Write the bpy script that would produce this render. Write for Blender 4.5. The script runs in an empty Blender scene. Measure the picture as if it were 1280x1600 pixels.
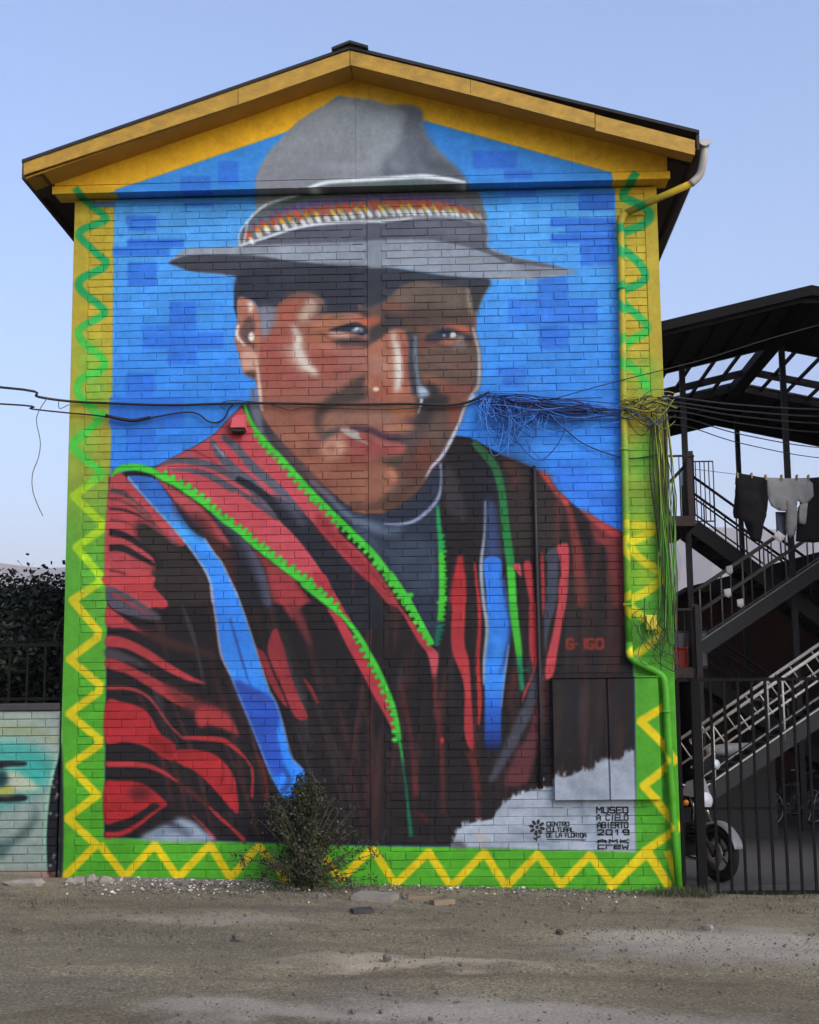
import bpy, math, random
import numpy as np
from mathutils import Vector, Matrix

# ================================================================ camera, sky, sun, exposure
SC = bpy.context.scene
CAM_X, CAM_Y, CAM_Z = 4.3349, -15.1085, 1.6275
PITCH, YAW, ROLL, FPX = 0.146052, 0.038133, -0.010098, 2200.0
FW = np.array([-math.sin(YAW)*math.cos(PITCH), math.cos(YAW)*math.cos(PITCH), math.sin(PITCH)])
_r = np.array([math.cos(YAW), math.sin(YAW), 0.0]); _u = np.cross(_r, FW)
RT = _r*math.cos(ROLL) + _u*math.sin(ROLL); UP = -_r*math.sin(ROLL) + _u*math.cos(ROLL)
CAMP = np.array([CAM_X, CAM_Y, CAM_Z])
cam_data = bpy.data.cameras.new('camera'); cam = bpy.data.objects.new('camera', cam_data); SC.collection.objects.link(cam)
cam.matrix_world = Matrix([[RT[i], UP[i], -FW[i], CAMP[i]] for i in range(3)] + [[0, 0, 0, 1]])
cam_data.sensor_fit = 'HORIZONTAL'; cam_data.sensor_width = 36.0; cam_data.lens = FPX/1280*36.0
cam_data.clip_start = .1; cam_data.clip_end = 20000
SC.camera = cam

SUN_ELEV, SUN_AZ = math.radians(33), math.radians(136)      # veiled evening light from behind right; azimuth clockwise from +y
world = bpy.data.worlds.new('World'); SC.world = world; world.use_nodes = True
_nt = world.node_tree; _nt.nodes.clear()
_sky = _nt.nodes.new('ShaderNodeTexSky'); _sky.sky_type = 'NISHITA'; _sky.sun_disc = False
_sky.sun_elevation = SUN_ELEV; _sky.sun_rotation = SUN_AZ; _sky.altitude = 500; _sky.air_density = 1.0; _sky.dust_density = 6.0; _sky.ozone_density = 2.4
_bg = _nt.nodes.new('ShaderNodeBackground'); _bg.inputs['Strength'].default_value = .15
_out = _nt.nodes.new('ShaderNodeOutputWorld')
_tint = _nt.nodes.new('ShaderNodeMix'); _tint.data_type = 'RGBA'; _tint.blend_type = 'MULTIPLY'; _tint.inputs[0].default_value = 1; _tint.inputs[7].default_value = (.94, .985, 1.06, 1)   # violet of dusk
_nt.links.new(_sky.outputs[0], _tint.inputs[6]); _nt.links.new(_tint.outputs[2], _bg.inputs['Color']); _nt.links.new(_bg.outputs[0], _out.inputs['Surface'])

sun_data = bpy.data.lights.new('sun', 'SUN'); sun_data.energy = .5; sun_data.angle = math.radians(60); sun_data.color = (1.0, .98, .95)
sun = bpy.data.objects.new('sun', sun_data); SC.collection.objects.link(sun)
_d = Vector((math.sin(SUN_AZ)*math.cos(SUN_ELEV), math.cos(SUN_AZ)*math.cos(SUN_ELEV), math.sin(SUN_ELEV)))
sun.rotation_euler = _d.to_track_quat('Z', 'Y').to_euler()

SC.view_settings.view_transform = 'Standard'; SC.view_settings.look = 'None'
SC.view_settings.exposure = 1.04; SC.view_settings.gamma = 1.0; SC.view_settings.use_curve_mapping = False
SC.render.engine = 'CYCLES'; SC.cycles.max_bounces = 6; SC.cycles.diffuse_bounces = 3; SC.cycles.use_denoising = True

# ================================================================ survey helpers
def at(px, py, y=0.0):
    """point of the plane y = const that was measured at pixel (px, py) of the 1280 x 1600 photograph"""
    d = FW + RT*(px-640)/FPX - UP*(py-800)/FPX
    return CAMP + d*((y - CAMP[1])/d[1])
def on_ground(px, py, z=-.1):
    d = FW + RT*(px-640)/FPX - UP*(py-800)/FPX
    return CAMP + d*((z - CAMP[2])/d[2])
def to_photo(X, Y, Z):
    dx, dy, dz = X-CAMP[0], Y-CAMP[1], Z-CAMP[2]
    w = dx*FW[0]+dy*FW[1]+dz*FW[2]
    return 640 + FPX*(dx*RT[0]+dy*RT[1]+dz*RT[2])/w, 800 - FPX*(dx*UP[0]+dy*UP[1]+dz*UP[2])/w

# ================================================================ mesh helpers
COL = SC.collection
class MB:
    def __init__(s): s.v = []; s.f = []
    def add(s, vs, fs):
        o = len(s.v); s.v += [tuple(map(float, v)) for v in vs]; s.f += [tuple(i+o for i in f) for f in fs]; return s
    def hexa(s, p):            # 8 corners: bottom ring (0-3), top ring (4-7), both counter-clockwise seen from above
        return s.add(p, [(3,2,1,0),(4,5,6,7),(0,1,5,4),(1,2,6,5),(2,3,7,6),(3,0,4,7)])
    def box(s, x0, x1, y0, y1, z0, z1):
        return s.hexa([(x0,y0,z0),(x1,y0,z0),(x1,y1,z0),(x0,y1,z0),(x0,y0,z1),(x1,y0,z1),(x1,y1,z1),(x0,y1,z1)])
    def bbox(s, x0, x1, y0, y1, z0, z1, b=.01):
        """box with chamfered edges"""
        cx, cy, cz = (x0+x1)/2, (y0+y1)/2, (z0+z1)/2; hx, hy, hz = (x1-x0)/2, (y1-y0)/2, (z1-z0)/2
        b = min(b, hx*.45, hy*.45, hz*.45)
        vs = []; idx = {}
        for sx in (-1, 1):
            for sy in (-1, 1):
                for sz in (-1, 1):
                    for k, q in enumerate(((hx, hy-b, hz-b), (hx-b, hy, hz-b), (hx-b, hy-b, hz))):
                        idx[sx, sy, sz, k] = len(vs); vs.append((cx+sx*q[0], cy+sy*q[1], cz+sz*q[2]))
        fs = []
        I = lambda a, b_, c, k: idx[a, b_, c, k]
        def quad(q, out):
            a, b2, c = [Vector(vs[i]) for i in q[:3]]
            if (b2-a).cross(c-a).dot(Vector(out)) < 0: q = q[::-1]
            fs.append(tuple(q))
        for g in (-1, 1):
            quad([I(g,-1,-1,0), I(g,1,-1,0), I(g,1,1,0), I(g,-1,1,0)], (g,0,0))
            quad([I(-1,g,-1,1), I(1,g,-1,1), I(1,g,1,1), I(-1,g,1,1)], (0,g,0))
            quad([I(-1,-1,g,2), I(1,-1,g,2), I(1,1,g,2), I(-1,1,g,2)], (0,0,g))
        for a in (-1, 1):
            for c in (-1, 1):
                quad([I(a,c,-1,0), I(a,c,1,0), I(a,c,1,1), I(a,c,-1,1)], (a,c,0))
                quad([I(a,-1,c,0), I(a,1,c,0), I(a,1,c,2), I(a,-1,c,2)], (a,0,c))
                quad([I(-1,a,c,1), I(1,a,c,1), I(1,a,c,2), I(-1,a,c,2)], (0,a,c))
                for d in (-1, 1): quad([I(a,c,d,0), I(a,c,d,1), I(a,c,d,2)], (a,c,d))
        return s.add(vs, fs)
    def tube(s, path, r, n=6, caps=True):
        P_ = [Vector(p) for p in path]; m = len(P_)
        rs = r if isinstance(r, (list, tuple)) else [r]*m
        if len(rs) != m: rs = list(np.interp(np.linspace(0, 1, m), np.linspace(0, 1, len(rs)), rs))
        t0 = (P_[1]-P_[0]).normalized(); a = Vector((0, 0, 1)) if abs(t0.z) < .9 else Vector((1, 0, 0))
        nrm = t0.cross(a).normalized(); vs = []
        for i in range(m):
            t = (P_[min(i+1, m-1)] - P_[max(i-1, 0)])
            if t.length < 1e-9: t = t0
            t = t.normalized(); nrm = (nrm - t*nrm.dot(t))
            if nrm.length < 1e-6: nrm = t.orthogonal()
            nrm.normalize(); bn = t.cross(nrm)
            for k in range(n):
                an = 2*math.pi*k/n; vs.append(P_[i] + (nrm*math.cos(an) + bn*math.sin(an))*rs[i])
        fs = [(i*n+k, i*n+(k+1) % n, (i+1)*n+(k+1) % n, (i+1)*n+k) for i in range(m-1) for k in range(n)]
        if caps: fs += [tuple(range(n))[::-1], tuple(range((m-1)*n, m*n))]
        return s.add(vs, fs)
    def bar(s, a, b, w, h=None, up=(0, 0, 1)):
        """rectangular bar from a to b"""
        a, b = Vector(a), Vector(b); h = h or w; t = (b-a).normalized(); u = Vector(up)
        if abs(t.dot(u)) > .95: u = Vector((0, 1, 0))
        x = t.cross(u).normalized()*w/2; z = x.cross(t).normalized()*h/2
        return s.hexa([a-x-z, a+x-z, b+x-z, b-x-z, a-x+z, a+x+z, b+x+z, b-x+z])
    def lathe(s, prof, c, axis, n=24, closed=False):
        """profile [(radius, along)] turned about an axis"""
        ax = Vector(axis).normalized(); e1 = ax.orthogonal().normalized(); e2 = ax.cross(e1); c = Vector(c); vs = []; m = len(prof)
        for r, h in prof:
            for k in range(n):
                a = 2*math.pi*k/n; vs.append(c + ax*h + (e1*math.cos(a) + e2*math.sin(a))*r)
        fs = [(i*n+k, i*n+(k+1) % n, ((i+1) % m)*n+(k+1) % n, ((i+1) % m)*n+k) for i in range(m if closed else m-1) for k in range(n)]
        return s.add(vs, fs)
    def prism(s, poly, y0, y1):
        """outline in x,z extruded along y"""
        n = len(poly); vs = [(x, y0, z) for x, z in poly] + [(x, y1, z) for x, z in poly]
        return s.add(vs, [tuple(range(n)), tuple(range(2*n-1, n-1, -1))] + [(i, n+i, n+(i+1) % n, (i+1) % n) for i in range(n)])
    def mesh(s, name, mat, smooth=False):
        me = bpy.data.meshes.new(name); me.from_pydata(s.v, [], s.f); me.materials.append(mat)
        if smooth: me.polygons.foreach_set('use_smooth', [True]*len(me.polygons))
        me.update(); return me
    def build(s, name, mat, parent=None, smooth=False, recalc=True):
        me = s.mesh(name, mat, smooth)
        if recalc:
            import bmesh
            bm = bmesh.new(); bm.from_mesh(me); bmesh.ops.recalc_face_normals(bm, faces=bm.faces); bm.to_mesh(me); bm.free()
        return link(name, me, parent)
def link(name, me, parent=None):
    o = bpy.data.objects.new(name, me); COL.objects.link(o)
    if parent: o.parent = parent
    return o
def tag(o, label, cat=None, group=None, kind=None):
    if label: o['label'] = label
    if cat: o['category'] = cat
    if group: o['group'] = group
    if kind: o['kind'] = kind
    return o
def thing(name, label, cat, group=None):
    o = bpy.data.objects.new(name, None); COL.objects.link(o); o.empty_display_size = .2
    return tag(o, label, cat, group)

# ================================================================ materials
def lin(c):
    return tuple((v/255/12.92 if v/255 <= .04045 else ((v/255+.055)/1.055)**2.4) for v in c)
def mat(name, col, rough=.7, var=.25, scale=6.0, bump=0.0, bscale=40.0, metal=0.0, col2=None, detail=6, spec=.4, stretch=None):
    """painted or raw surface with blotchy colour variation; col in 0-255 sRGB albedo"""
    m = bpy.data.materials.new(name); m.use_nodes = True; nt = m.node_tree; b = nt.nodes['Principled BSDF']
    a = lin(col); c2 = lin(col2) if col2 else tuple(v*(1-var) for v in a)
    geo = nt.nodes.new('ShaderNodeNewGeometry'); src = geo.outputs['Position']
    if stretch:
        mp = nt.nodes.new('ShaderNodeMapping'); mp.inputs['Scale'].default_value = stretch; nt.links.new(src, mp.inputs['Vector']); src = mp.outputs[0]
    n = nt.nodes.new('ShaderNodeTexNoise'); n.inputs['Scale'].default_value = scale; n.inputs['Detail'].default_value = detail; n.inputs['Roughness'].default_value = .65
    nt.links.new(src, n.inputs['Vector'])
    r = nt.nodes.new('ShaderNodeValToRGB'); r.color_ramp.elements[0].position = .32; r.color_ramp.elements[1].position = .68
    r.color_ramp.elements[0].color = (*c2, 1); r.color_ramp.elements[1].color = (*a, 1)
    nt.links.new(n.outputs['Fac'], r.inputs[0]); nt.links.new(r.outputs[0], b.inputs['Base Color'])
    b.inputs['Roughness'].default_value = rough; b.inputs['Metallic'].default_value = metal; b.inputs['Specular IOR Level'].default_value = spec
    if bump:
        n2 = nt.nodes.new('ShaderNodeTexNoise'); n2.inputs['Scale'].default_value = bscale; n2.inputs['Detail'].default_value = 4; nt.links.new(src, n2.inputs['Vector'])
        bp = nt.nodes.new('ShaderNodeBump'); bp.inputs['Strength'].default_value = bump; bp.inputs['Distance'].default_value = .01
        nt.links.new(n2.outputs['Fac'], bp.inputs['Height']); nt.links.new(bp.outputs[0], b.inputs['Normal'])
    return m
# ---------------------------------------------------------------- the painted wall: a small paint program in numpy
PW, PH = 1280, 1600
CAN = np.zeros((PH, PW, 3), np.float32)
ZOOM = dict(p=(0,0,1), A=(240,140,4), B=(560,140,3.5556), C=(350,420,6.095), D=(560,420,6.095), E=(350,610,6.095),
    F=(560,610,6.095), G=(160,620,4), H=(380,620,4), I=(660,620,3.7647), J=(150,900,3.636), K=(400,900,3.636),
    L=(660,900,3.636), M=(100,270,4), N=(740,270,4), O=(80,640,4.21), Q=(690,1220,3.2), R=(80,1180,2.56),
    V=(0,840,2.759), X=(640,1300,2), Y=(960,700,4), Z=(960,1020,3.81), U=(340,400,2.909))
def pts(s, z=None):
    out = []
    for tok in s.split():
        zz = z
        if ':' in tok:
            zz, tok = tok.split(':')
        x, y = tok.split(','); ox, oy, k = ZOOM[zz]
        out.append((ox + float(x)/k, oy + float(y)/k))
    return np.array(out, np.float64)
def spline(P, closed, n=6):
    m = len(P)
    if m < 3: return P
    out = []
    t = np.linspace(0, 1, n, endpoint=False)[:, None]
    for i in range(m if closed else m-1):
        if closed: a, b, c, d = P[(i-1) % m], P[i], P[(i+1) % m], P[(i+2) % m]
        else: a, b, c, d = P[max(i-1, 0)], P[i], P[i+1], P[min(i+2, m-1)]
        out.append(.5*((2*b) + (c-a)*t + (2*a-5*b+4*c-d)*t*t + (3*b-a-3*c+d)*t**3))
    out = np.concatenate(out)
    if not closed: out = np.vstack([out, P[-1:]])
    return out
def coverage(polys, pad=0):
    allp = np.vstack(polys)
    x0, y0 = np.floor(allp.min(0)).astype(int) - pad - 1; x1, y1 = np.ceil(allp.max(0)).astype(int) + pad + 2
    x0, y0, x1, y1 = max(x0, 0), max(y0, 0), min(x1, PW), min(y1, PH)
    if x1 <= x0 or y1 <= y0: return None
    w, h = x1-x0, y1-y0
    mask = np.zeros((h, w+2), np.float32)
    SS = 3
    total = np.zeros((h, w), np.float32)
    for P in polys:
        A = P; Bp = np.roll(P, -1, 0)
        acc = np.zeros((h, w+1), np.float32)
        for sub in range(SS):
            ys = np.arange(y0, y1) + (sub+.5)/SS
            # crossings, winding rule via signed area along scanline
            for (ax, ay), (bx, by) in zip(A, Bp):
                if ay == by: continue
                lo, hi = (ay, by) if ay < by else (by, ay)
                i0 = max(int(np.ceil((lo - y0) - (sub+.5)/SS)), 0); i1 = min(int(np.ceil((hi - y0) - (sub+.5)/SS)), h)
                if i1 <= i0: continue
                yy = ys[i0:i1]; xx = ax + (yy-ay)*(bx-ax)/(by-ay) - x0
                xx = np.clip(xx, 0, w-1e-3); xi = xx.astype(int); fr = xx - xi
                sg = 1.0 if by > ay else -1.0
                rows = np.arange(i0, i1)
                acc[rows, xi] += sg*(1-fr)/SS
                acc[rows, xi+1] += sg*fr/SS
        total = np.maximum(total, np.clip(np.abs(np.cumsum(acc, 1)[:, :w]), 0, 1))
    return x0, y0, total
def box(a, r, ax):
    n = 2*r+1
    pad = [(0, 0), (0, 0)]; pad[ax] = (r+1, r)
    c = np.cumsum(np.pad(a, pad, mode='edge'), ax)
    return (c[n:] - c[:-n])/n if ax == 0 else (c[:, n:] - c[:, :-n])/n
def blur(a, s):
    r = max(1, int(round(s*.9)))
    for _ in range(3): a = box(box(a, r, 0), r, 1)
    return a
def lay(polys, col, soft=0, al=1.0, clip=None):
    pad = int(soft*3)
    c = coverage(polys, pad)
    if c is None: return
    x0, y0, m = c
    if soft: m = blur(m, soft)
    h, w = m.shape
    m = m*al
    if clip is not None: m = m*clip[y0:y0+h, x0:x0+w]
    m = m[..., None]
    v = CAN[y0:y0+h, x0:x0+w]
    if callable(col):
        yy, xx = np.mgrid[y0:y0+h, x0:x0+w]; cc = col(xx, yy)
    else: cc = np.array(col, np.float32)/255
    v[:] = v*(1-m) + cc*m
def grad(axis, stops):
    ks = [s[0] for s in stops]; cs = np.array([s[1] for s in stops], np.float32)/255
    def f(xx, yy):
        t = (yy if axis == 'y' else xx).astype(np.float32)
        return np.stack([np.interp(t, ks, cs[:, i]) for i in range(3)], -1).astype(np.float32)
    return f
def P(z, col, s, soft=.6, al=1.0, sm=True, clip=None):
    q = pts(s, z)
    lay([spline(q, True) if sm else q], col, soft, al, clip)
def ribbon(q, w):
    n = len(q); ws = np.interp(np.linspace(0, 1, n), np.linspace(0, 1, len(w)), w)/2
    d = np.gradient(q, axis=0); d /= np.linalg.norm(d, axis=1)[:, None] + 1e-9
    nn = np.stack([-d[:, 1], d[:, 0]], 1)
    return np.vstack([q + nn*ws[:, None], (q - nn*ws[:, None])[::-1]])
def S(z, col, s, w, soft=.6, al=1.0, sm=True, clip=None):
    """stroke; w is width(s) in photograph pixels"""
    q = pts(s, z)
    if sm: q = spline(q, False)
    if not isinstance(w, (list, tuple)): w = [w]
    if sm: lay([ribbon(q, w)], col, soft, al, clip)
    else:
        ps = []
        for a, b in zip(q[:-1], q[1:]):
            d = (b-a)/np.linalg.norm(b-a); e = np.array([-d[1], d[0]])*w[0]/2; d = d*w[0]*.3
            ps.append(np.array([a-d+e, b+d+e, b+d-e, a-d-e]))
        lay(ps, col, soft, al, clip)
def disc(cx, cy, rx, ry=None, n=14, rot=0):
    t = np.linspace(0, 2*math.pi, n, endpoint=False); ry = ry or rx
    x, y = rx*np.cos(t), ry*np.sin(t)
    return np.stack([cx + x*math.cos(rot) - y*math.sin(rot), cy + x*math.sin(rot) + y*math.cos(rot)], 1)
def D_(z, col, s, rx, ry=None, soft=.6, al=1.0, rot=0):
    for q in pts(s, z): lay([disc(q[0], q[1], rx, ry, rot=rot)], col, soft, al)
RNG = random.Random(11)
def frill(z, col, s, w, side, r=3.6, step=9.0, reach=.5, lo=0.0, hi=1.0):
    """knitted edging: a stroke with little knobs on one side"""
    q = spline(pts(s, z), False, 12)
    ws = np.interp(np.linspace(0, 1, len(q)), np.linspace(0, 1, len(w)), w)
    d = np.gradient(q, axis=0); d /= np.linalg.norm(d, axis=1)[:, None]+1e-9
    nn = np.stack([-d[:, 1], d[:, 0]], 1)*side
    L = np.concatenate([[0], np.cumsum(np.linalg.norm(np.diff(q, axis=0), axis=1))])
    ps = [ribbon(q, w)]
    t = L[-1]*lo
    while t < L[-1]*hi:
        i = min(int(np.searchsorted(L, t)), len(q)-1)
        o = q[i] + nn[i]*(ws[i]*reach + r*.5 + RNG.uniform(-.6, .8))
        rr = r*RNG.uniform(.8, 1.2)
        ps.append(disc(o[0], o[1], rr, rr*1.25, 10, math.atan2(nn[i][1], nn[i][0])+math.pi/2))
        o2 = q[i] + nn[i]*(ws[i]*reach*.8)
        ps.append(disc(o2[0], o2[1], rr*.75, None, 8))
        t += step*RNG.uniform(.85, 1.2)
    lay(ps, col, .5)
GLY = dict(A="0,10 0,3 3,0 6,3 6,10|0,6 6,6", B="0,0 0,10 5,10 6,8 6,6 5,5 0,5|5,5 6,3.5 6,1.5 5,0 0,0", C="6,1 5,0 1,0 0,1 0,9 1,10 5,10 6,9",
    D="0,0 0,10 4,10 6,8 6,2 4,0 0,0", E="6,0 0,0 0,10 6,10|0,5 5,5", F="6,0 0,0 0,10|0,5 5,5", G="6,1 5,0 1,0 0,1 0,9 1,10 5,10 6,9 6,5.5 3.5,5.5",
    I="3,0 3,10", K="0,0 0,10|6,0 0,5 6,10", L="0,0 0,10 6,10", M="0,10 0,0 3,5 6,0 6,10", N="0,10 0,0 6,10 6,0", O="1,0 5,0 6,1 6,9 5,10 1,10 0,9 0,1 1,0",
    R="0,10 0,0 5,0 6,1 6,4 5,5 0,5|3,5 6,10", S="6,1 5,0 1,0 0,1 0,4 1,5 5,5 6,6 6,9 5,10 1,10 0,9", T="0,0 6,0|3,0 3,10", U="0,0 0,9 1,10 5,10 6,9 6,0",
    W="0,0 1,10 3,5 5,10 6,0", **{'0': "1,0 5,0 6,1 6,9 5,10 1,10 0,9 0,1 1,0", '1': "1,2 3,0 3,10", '2': "0,1 1,0 5,0 6,1 6,4 0,10 6,10", '9': "6,5 1,5 0,4 0,1 1,0 5,0 6,1 6,9 5,10 1,10", '-': "1,5 5,5"},
    c="6,3 0,3 0,10 6,10", r="0,10 0,3 6,3", e="0,6.5 6,6.5 6,3 0,3 0,10 6,10", w="0,3 1,10 3,6 5,10 6,3")
def TEXT(z, col, s, x, y, w, h, sw, adv=1.35, soft=.35, slope=0.0, al=1.0):
    """letters x,y,w,h in zoom units, stroke width in photograph pixels"""
    ox, oy, k = ZOOM[z]
    for i, ch in enumerate(s):
        if ch == ' ': continue
        bx = x + i*w*adv
        ps = []
        for st in GLY[ch].split('|'):
            q = np.array([[float(v) for v in t.split(',')] for t in st.split()])
            q = np.stack([ox + (bx + q[:, 0]/6*w)/k, oy + (y + q[:, 1]/10*h + slope*bx)/k], 1)
            for a, b in zip(q[:-1], q[1:]):
                d = (b-a)/(np.linalg.norm(b-a)+1e-9); e = np.array([-d[1], d[0]])*sw/2; d = d*sw*.4
                ps.append(np.array([a-d+e, b+d+e, b+d-e, a-d-e]))
        lay(ps, col, soft, al)
INK_POLYS = []
def stencil(polys): INK_POLYS.extend(polys)
def lettering():
    """stencilled lettering collected as outlines in photograph pixels"""
    global lay
    keep = lay; lay = lambda ps, col, *a, **k: stencil(ps)
    fx, fy = 660+652/3.636, 900+1428/3.636
    for k in range(8):
        a = k*math.pi/4 + .2
        stencil([disc(fx + 8.6*math.cos(a), fy + 8.6*math.sin(a), 4.3, 2.5, 12, a)])
    stencil([disc(fx, fy, 2.8)])
    q = pts('652,1460 650,1508', 'L'); stencil([ribbon(q, [1.7, 1.7]), disc(*pts('664,1482', 'L')[0], 3.4, 1.6, 10, -.5), disc(*pts('640,1492', 'L')[0], 3, 1.5, 10, .5)])
    I = None
    TEXT('L', I, 'CENTRO', 708, 1398, 16.5, 23, 1.5, 1.33); TEXT('L', I, 'CULTURAL', 708, 1430, 15.5, 23, 1.5, 1.28); TEXT('L', I, 'DE LA FLORIDA', 708, 1461, 14.5, 23, 1.5, 1.2)
    stencil([ribbon(pts('708,1497 930,1500', 'L'), [1.5, 1.5])])
    TEXT('L', I, 'MUSEO', 992, 1314, 27, 32, 2.3, 1.38); TEXT('L', I, 'A CIELO', 992, 1356, 20, 32, 1.8, 1.31); TEXT('L', I, 'ABIERTO', 996, 1400, 19.5, 31, 1.9, 1.31)
    TEXT('L', I, '2019', 998, 1443, 32, 27, 2.3, 1.5); TEXT('L', I, 'AMK', 1000, 1499, 44, 17, 2.2, 1.45); TEXT('L', I, 'crew', 1000, 1520, 34, 29, 2.1, 1.34)
    lay = keep
def smooth_noise(shape, cx, cy, seed):
    r = np.random.default_rng(seed); h, w = shape
    g = r.standard_normal((h//cy+3, w//cx+3)).astype(np.float32)
    ys = np.arange(h)/cy; xs = np.arange(w)/cx
    yi = ys.astype(int); xi = xs.astype(int); fy = (ys-yi)[:, None]; fx = (xs-xi)[None]
    fy = fy*fy*(3-2*fy); fx = fx*fx*(3-2*fx)
    a = g[yi][:, xi]; b = g[yi][:, xi+1]; c = g[yi+1][:, xi]; d = g[yi+1][:, xi+1]
    return (a*(1-fx)+b*fx)*(1-fy) + (c*(1-fx)+d*fx)*fy

RED=(190,80,88); RED2=(162,50,54); RED3=(140,60,60); DK=(40,34,36); GRY=(96,95,106); GRN=(76,190,62); DGRN=(30,118,80)
BLU=(94,168,230); BLD=(60,122,216); BRN=(62,53,50)

def paint():
    # border and background
    lay([np.array([(0,0),(PW,0),(PW,PH),(0,PH)], float)], grad('y', [(0,(250,186,34)),(290,(240,180,44)),(318,(192,166,60)),(560,(190,166,62)),(700,(168,160,64)),(800,(120,160,62)),(880,(96,160,58)),(1100,(88,160,48)),(1400,(84,158,42))]))
    # spray mist of green and yellow in the columns
    for q in ('p:140,560','p:150,610','p:128,690','p:1010,590','p:1020,700','p:1000,720'):
        D_('p', (96,186,70), q, 22, 34, soft=11, al=.5)
    D_('p', (190,170,60), 'p:1015,655 p:140,650', 26, 16, soft=9, al=.5)
    D_('p', (208,196,50), 'p:1000,830 p:1012,900', 22, 26, soft=10, al=.5)
    # zigzags
    zg = grad('y', [(480,(46,166,98)),(520,(82,190,78)),(740,(86,190,72)),(765,(168,196,44)),(910,(164,200,44)),(930,(206,186,40)),(1400,(214,186,24))])
    S('M', zg, '70,100 150,190 240,260 262,285 235,310 130,350 95,378 105,410 220,520 262,555 235,600 130,650 95,690 110,740 220,830 255,870 230,900 120,960 90,1010 130,1070 230,1150 255,1200 220,1240 110,1290 85,1340 100,1400 190,1490 215,1560 O:330,20 O:320,70 O:180,190 O:150,225 O:165,275 O:290,380 O:330,420 O:300,455', [10,11,11,12,11,12,12,12,12,12], 1.0)
    S('O', zg, '310,445 150,570 330,745 330,790 165,905 320,1090 315,1140 140,1255 310,1460 305,1500 V:300,525 V:430,635 V:425,665 V:298,760 V:428,870 V:425,895 V:298,985 V:420,1110 V:290,1210 V:415,1325 V:275,1465', [12.5], 1.0, sm=False)
    S('p', (214,186,24), '158,1322 195,1370 242,1320 278,1372 328,1320 360,1372 404,1322 448,1376 494,1324 532,1374 582,1326 618,1382 670,1332 705,1386 757,1332 791,1386 840,1335 877,1383 922,1336 957,1382 1012,1334 1046,1386', [12.5], 1.0, sm=False)
    S('N', zg, '1020,0 960,90 935,150 990,180 1060,210 1105,265 1060,325 940,375 920,415 940,480 1030,560 1070,625 1060,680 950,735 925,780 950,830 1010,880 1080,950 1075,1000 1000,1040 940,1090 945,1170 1010,1230 1060,1290 1090,1370', [12,13,13,12,12,13,13], 1.2)
    S('Y', (214,200,46), '110,480 250,500 200,545 100,600 160,690 280,770 300,815 200,900 95,955 120,1010 260,1130 270,1180 130,1300', [13], 1.4)
    S('Z', (226,196,30), '300,320 150,408 290,545 360,640 170,790 250,880 330,980 385,1040 185,1180 -20,1400', [13], 1.0, sm=False)
    S('Z', (226,196,30), '200,1180 315,1370', [13], 1.0, sm=False)
    S('Z', (226,196,30), '320,1190 395,1420', [11], 1.0, sm=False)
    # blue field
    P('p', grad('y', [(200,(66,144,220)),(300,(72,148,222)),(330,BLU),(640,(64,138,222)),(850,(60,130,220))]), '179,298 450,206 530,150 660,188 955,270 961,292 975,640 978,860 990,1060 993,1327 540,1321 163,1308 172,745 175,640 178,330', .6, sm=False)
    for z, rs in (('M', '390,270,580,330 400,330,575,365 395,415,750,465 305,465,660,520 395,560,580,710 660,805,825,955 480,955,830,1000 490,1000,1000,1100 645,1100,830,1200 385,1255,565,1400 285,1400,750,1600 750,190,930,215 180,180,320,215'),
                  ('N', '660,125,880,235 480,285,880,340 575,340,880,385 480,385,880,440 665,440,885,500 670,500,885,580 400,660,585,690 400,690,590,790 215,790,775,950 410,955,595,1105 140,1210,325,1260 180,1260,325,1340 190,90,390,150'),
                  ('G', '145,190,325,345 45,60,500,180'), ('I', '785,400,965,450 785,450,1060,545 880,545,1180,600 985,600,1180,650 1070,650,1180,760 1085,100,1180,220'), ('A', '400,450,530,600 170,540,360,640'), ('B', '635,340,880,440 810,450,970,500')):
        for r in rs.split():
            a, b, c, d = map(float, r.split(','))
            P(z, BLD, f'{a},{b} {c},{b} {c},{d} {a},{d}', .8, al=RNG.uniform(.75, 1.0), sm=False)
    for i in range(26):
        x, y = RNG.uniform(180, 930), RNG.uniform(330, 700); w = RNG.choice((22, 45, 67)); h = RNG.choice((13, 26))
        lay([np.array([(x,y),(x+w,y),(x+w,y+h),(x,y+h)])], RNG.choice([(84,156,230),(62,132,222),(90,150,215)]), .8, .35)
    D_('p', (60,120,190), 'p:800,690 p:870,648 p:930,650', 40, 22, soft=9, al=.35)
    # poncho body
    P('p', DK, '163,1308 170,745 195,737 241,730 272,715 310,695 335,679 344,670 360,652 380,632 404,640 560,760 680,700 710,681 734,684 761,698 787,713 819,725 843,737 857,748 870,766 888,782 912,801 939,817 978,835 990,1060 993,1327 540,1321', .7, sm=False)
    # brownish streaks on the dark cloth
    body = np.zeros((PH, PW), np.float32); c = coverage([pts('168,780 260,760 500,820 690,900 740,700 860,770 976,850 990,1320 540,1318 166,1300', 'p')]); body[c[1]:c[1]+c[2].shape[0], c[0]:c[0]+c[2].shape[1]] = c[2]
    for i in range(190):
        x = RNG.uniform(200, 985); y = RNG.uniform(790, 1190); l = RNG.uniform(50, 230)
        lean = -.35 if x < 560 else (.1 if x < 720 else (-.06 if x < 800 else .02)); lean += RNG.uniform(-.05, .05)
        q = spline(np.array([(x, y), (x - lean*l*.5, y+l*.5), (x - lean*l*.8, y+l)]), False)
        lay([ribbon(q, [1, RNG.uniform(3, 13), 1])], RNG.choice([(66,48,44),(58,48,46),(84,50,48),(28,26,30),(24,22,26),(98,48,48),(72,44,42),(70,66,72)]), RNG.choice((1.0, 1.8, 2.6)), RNG.uniform(.35, .85), body)
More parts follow.
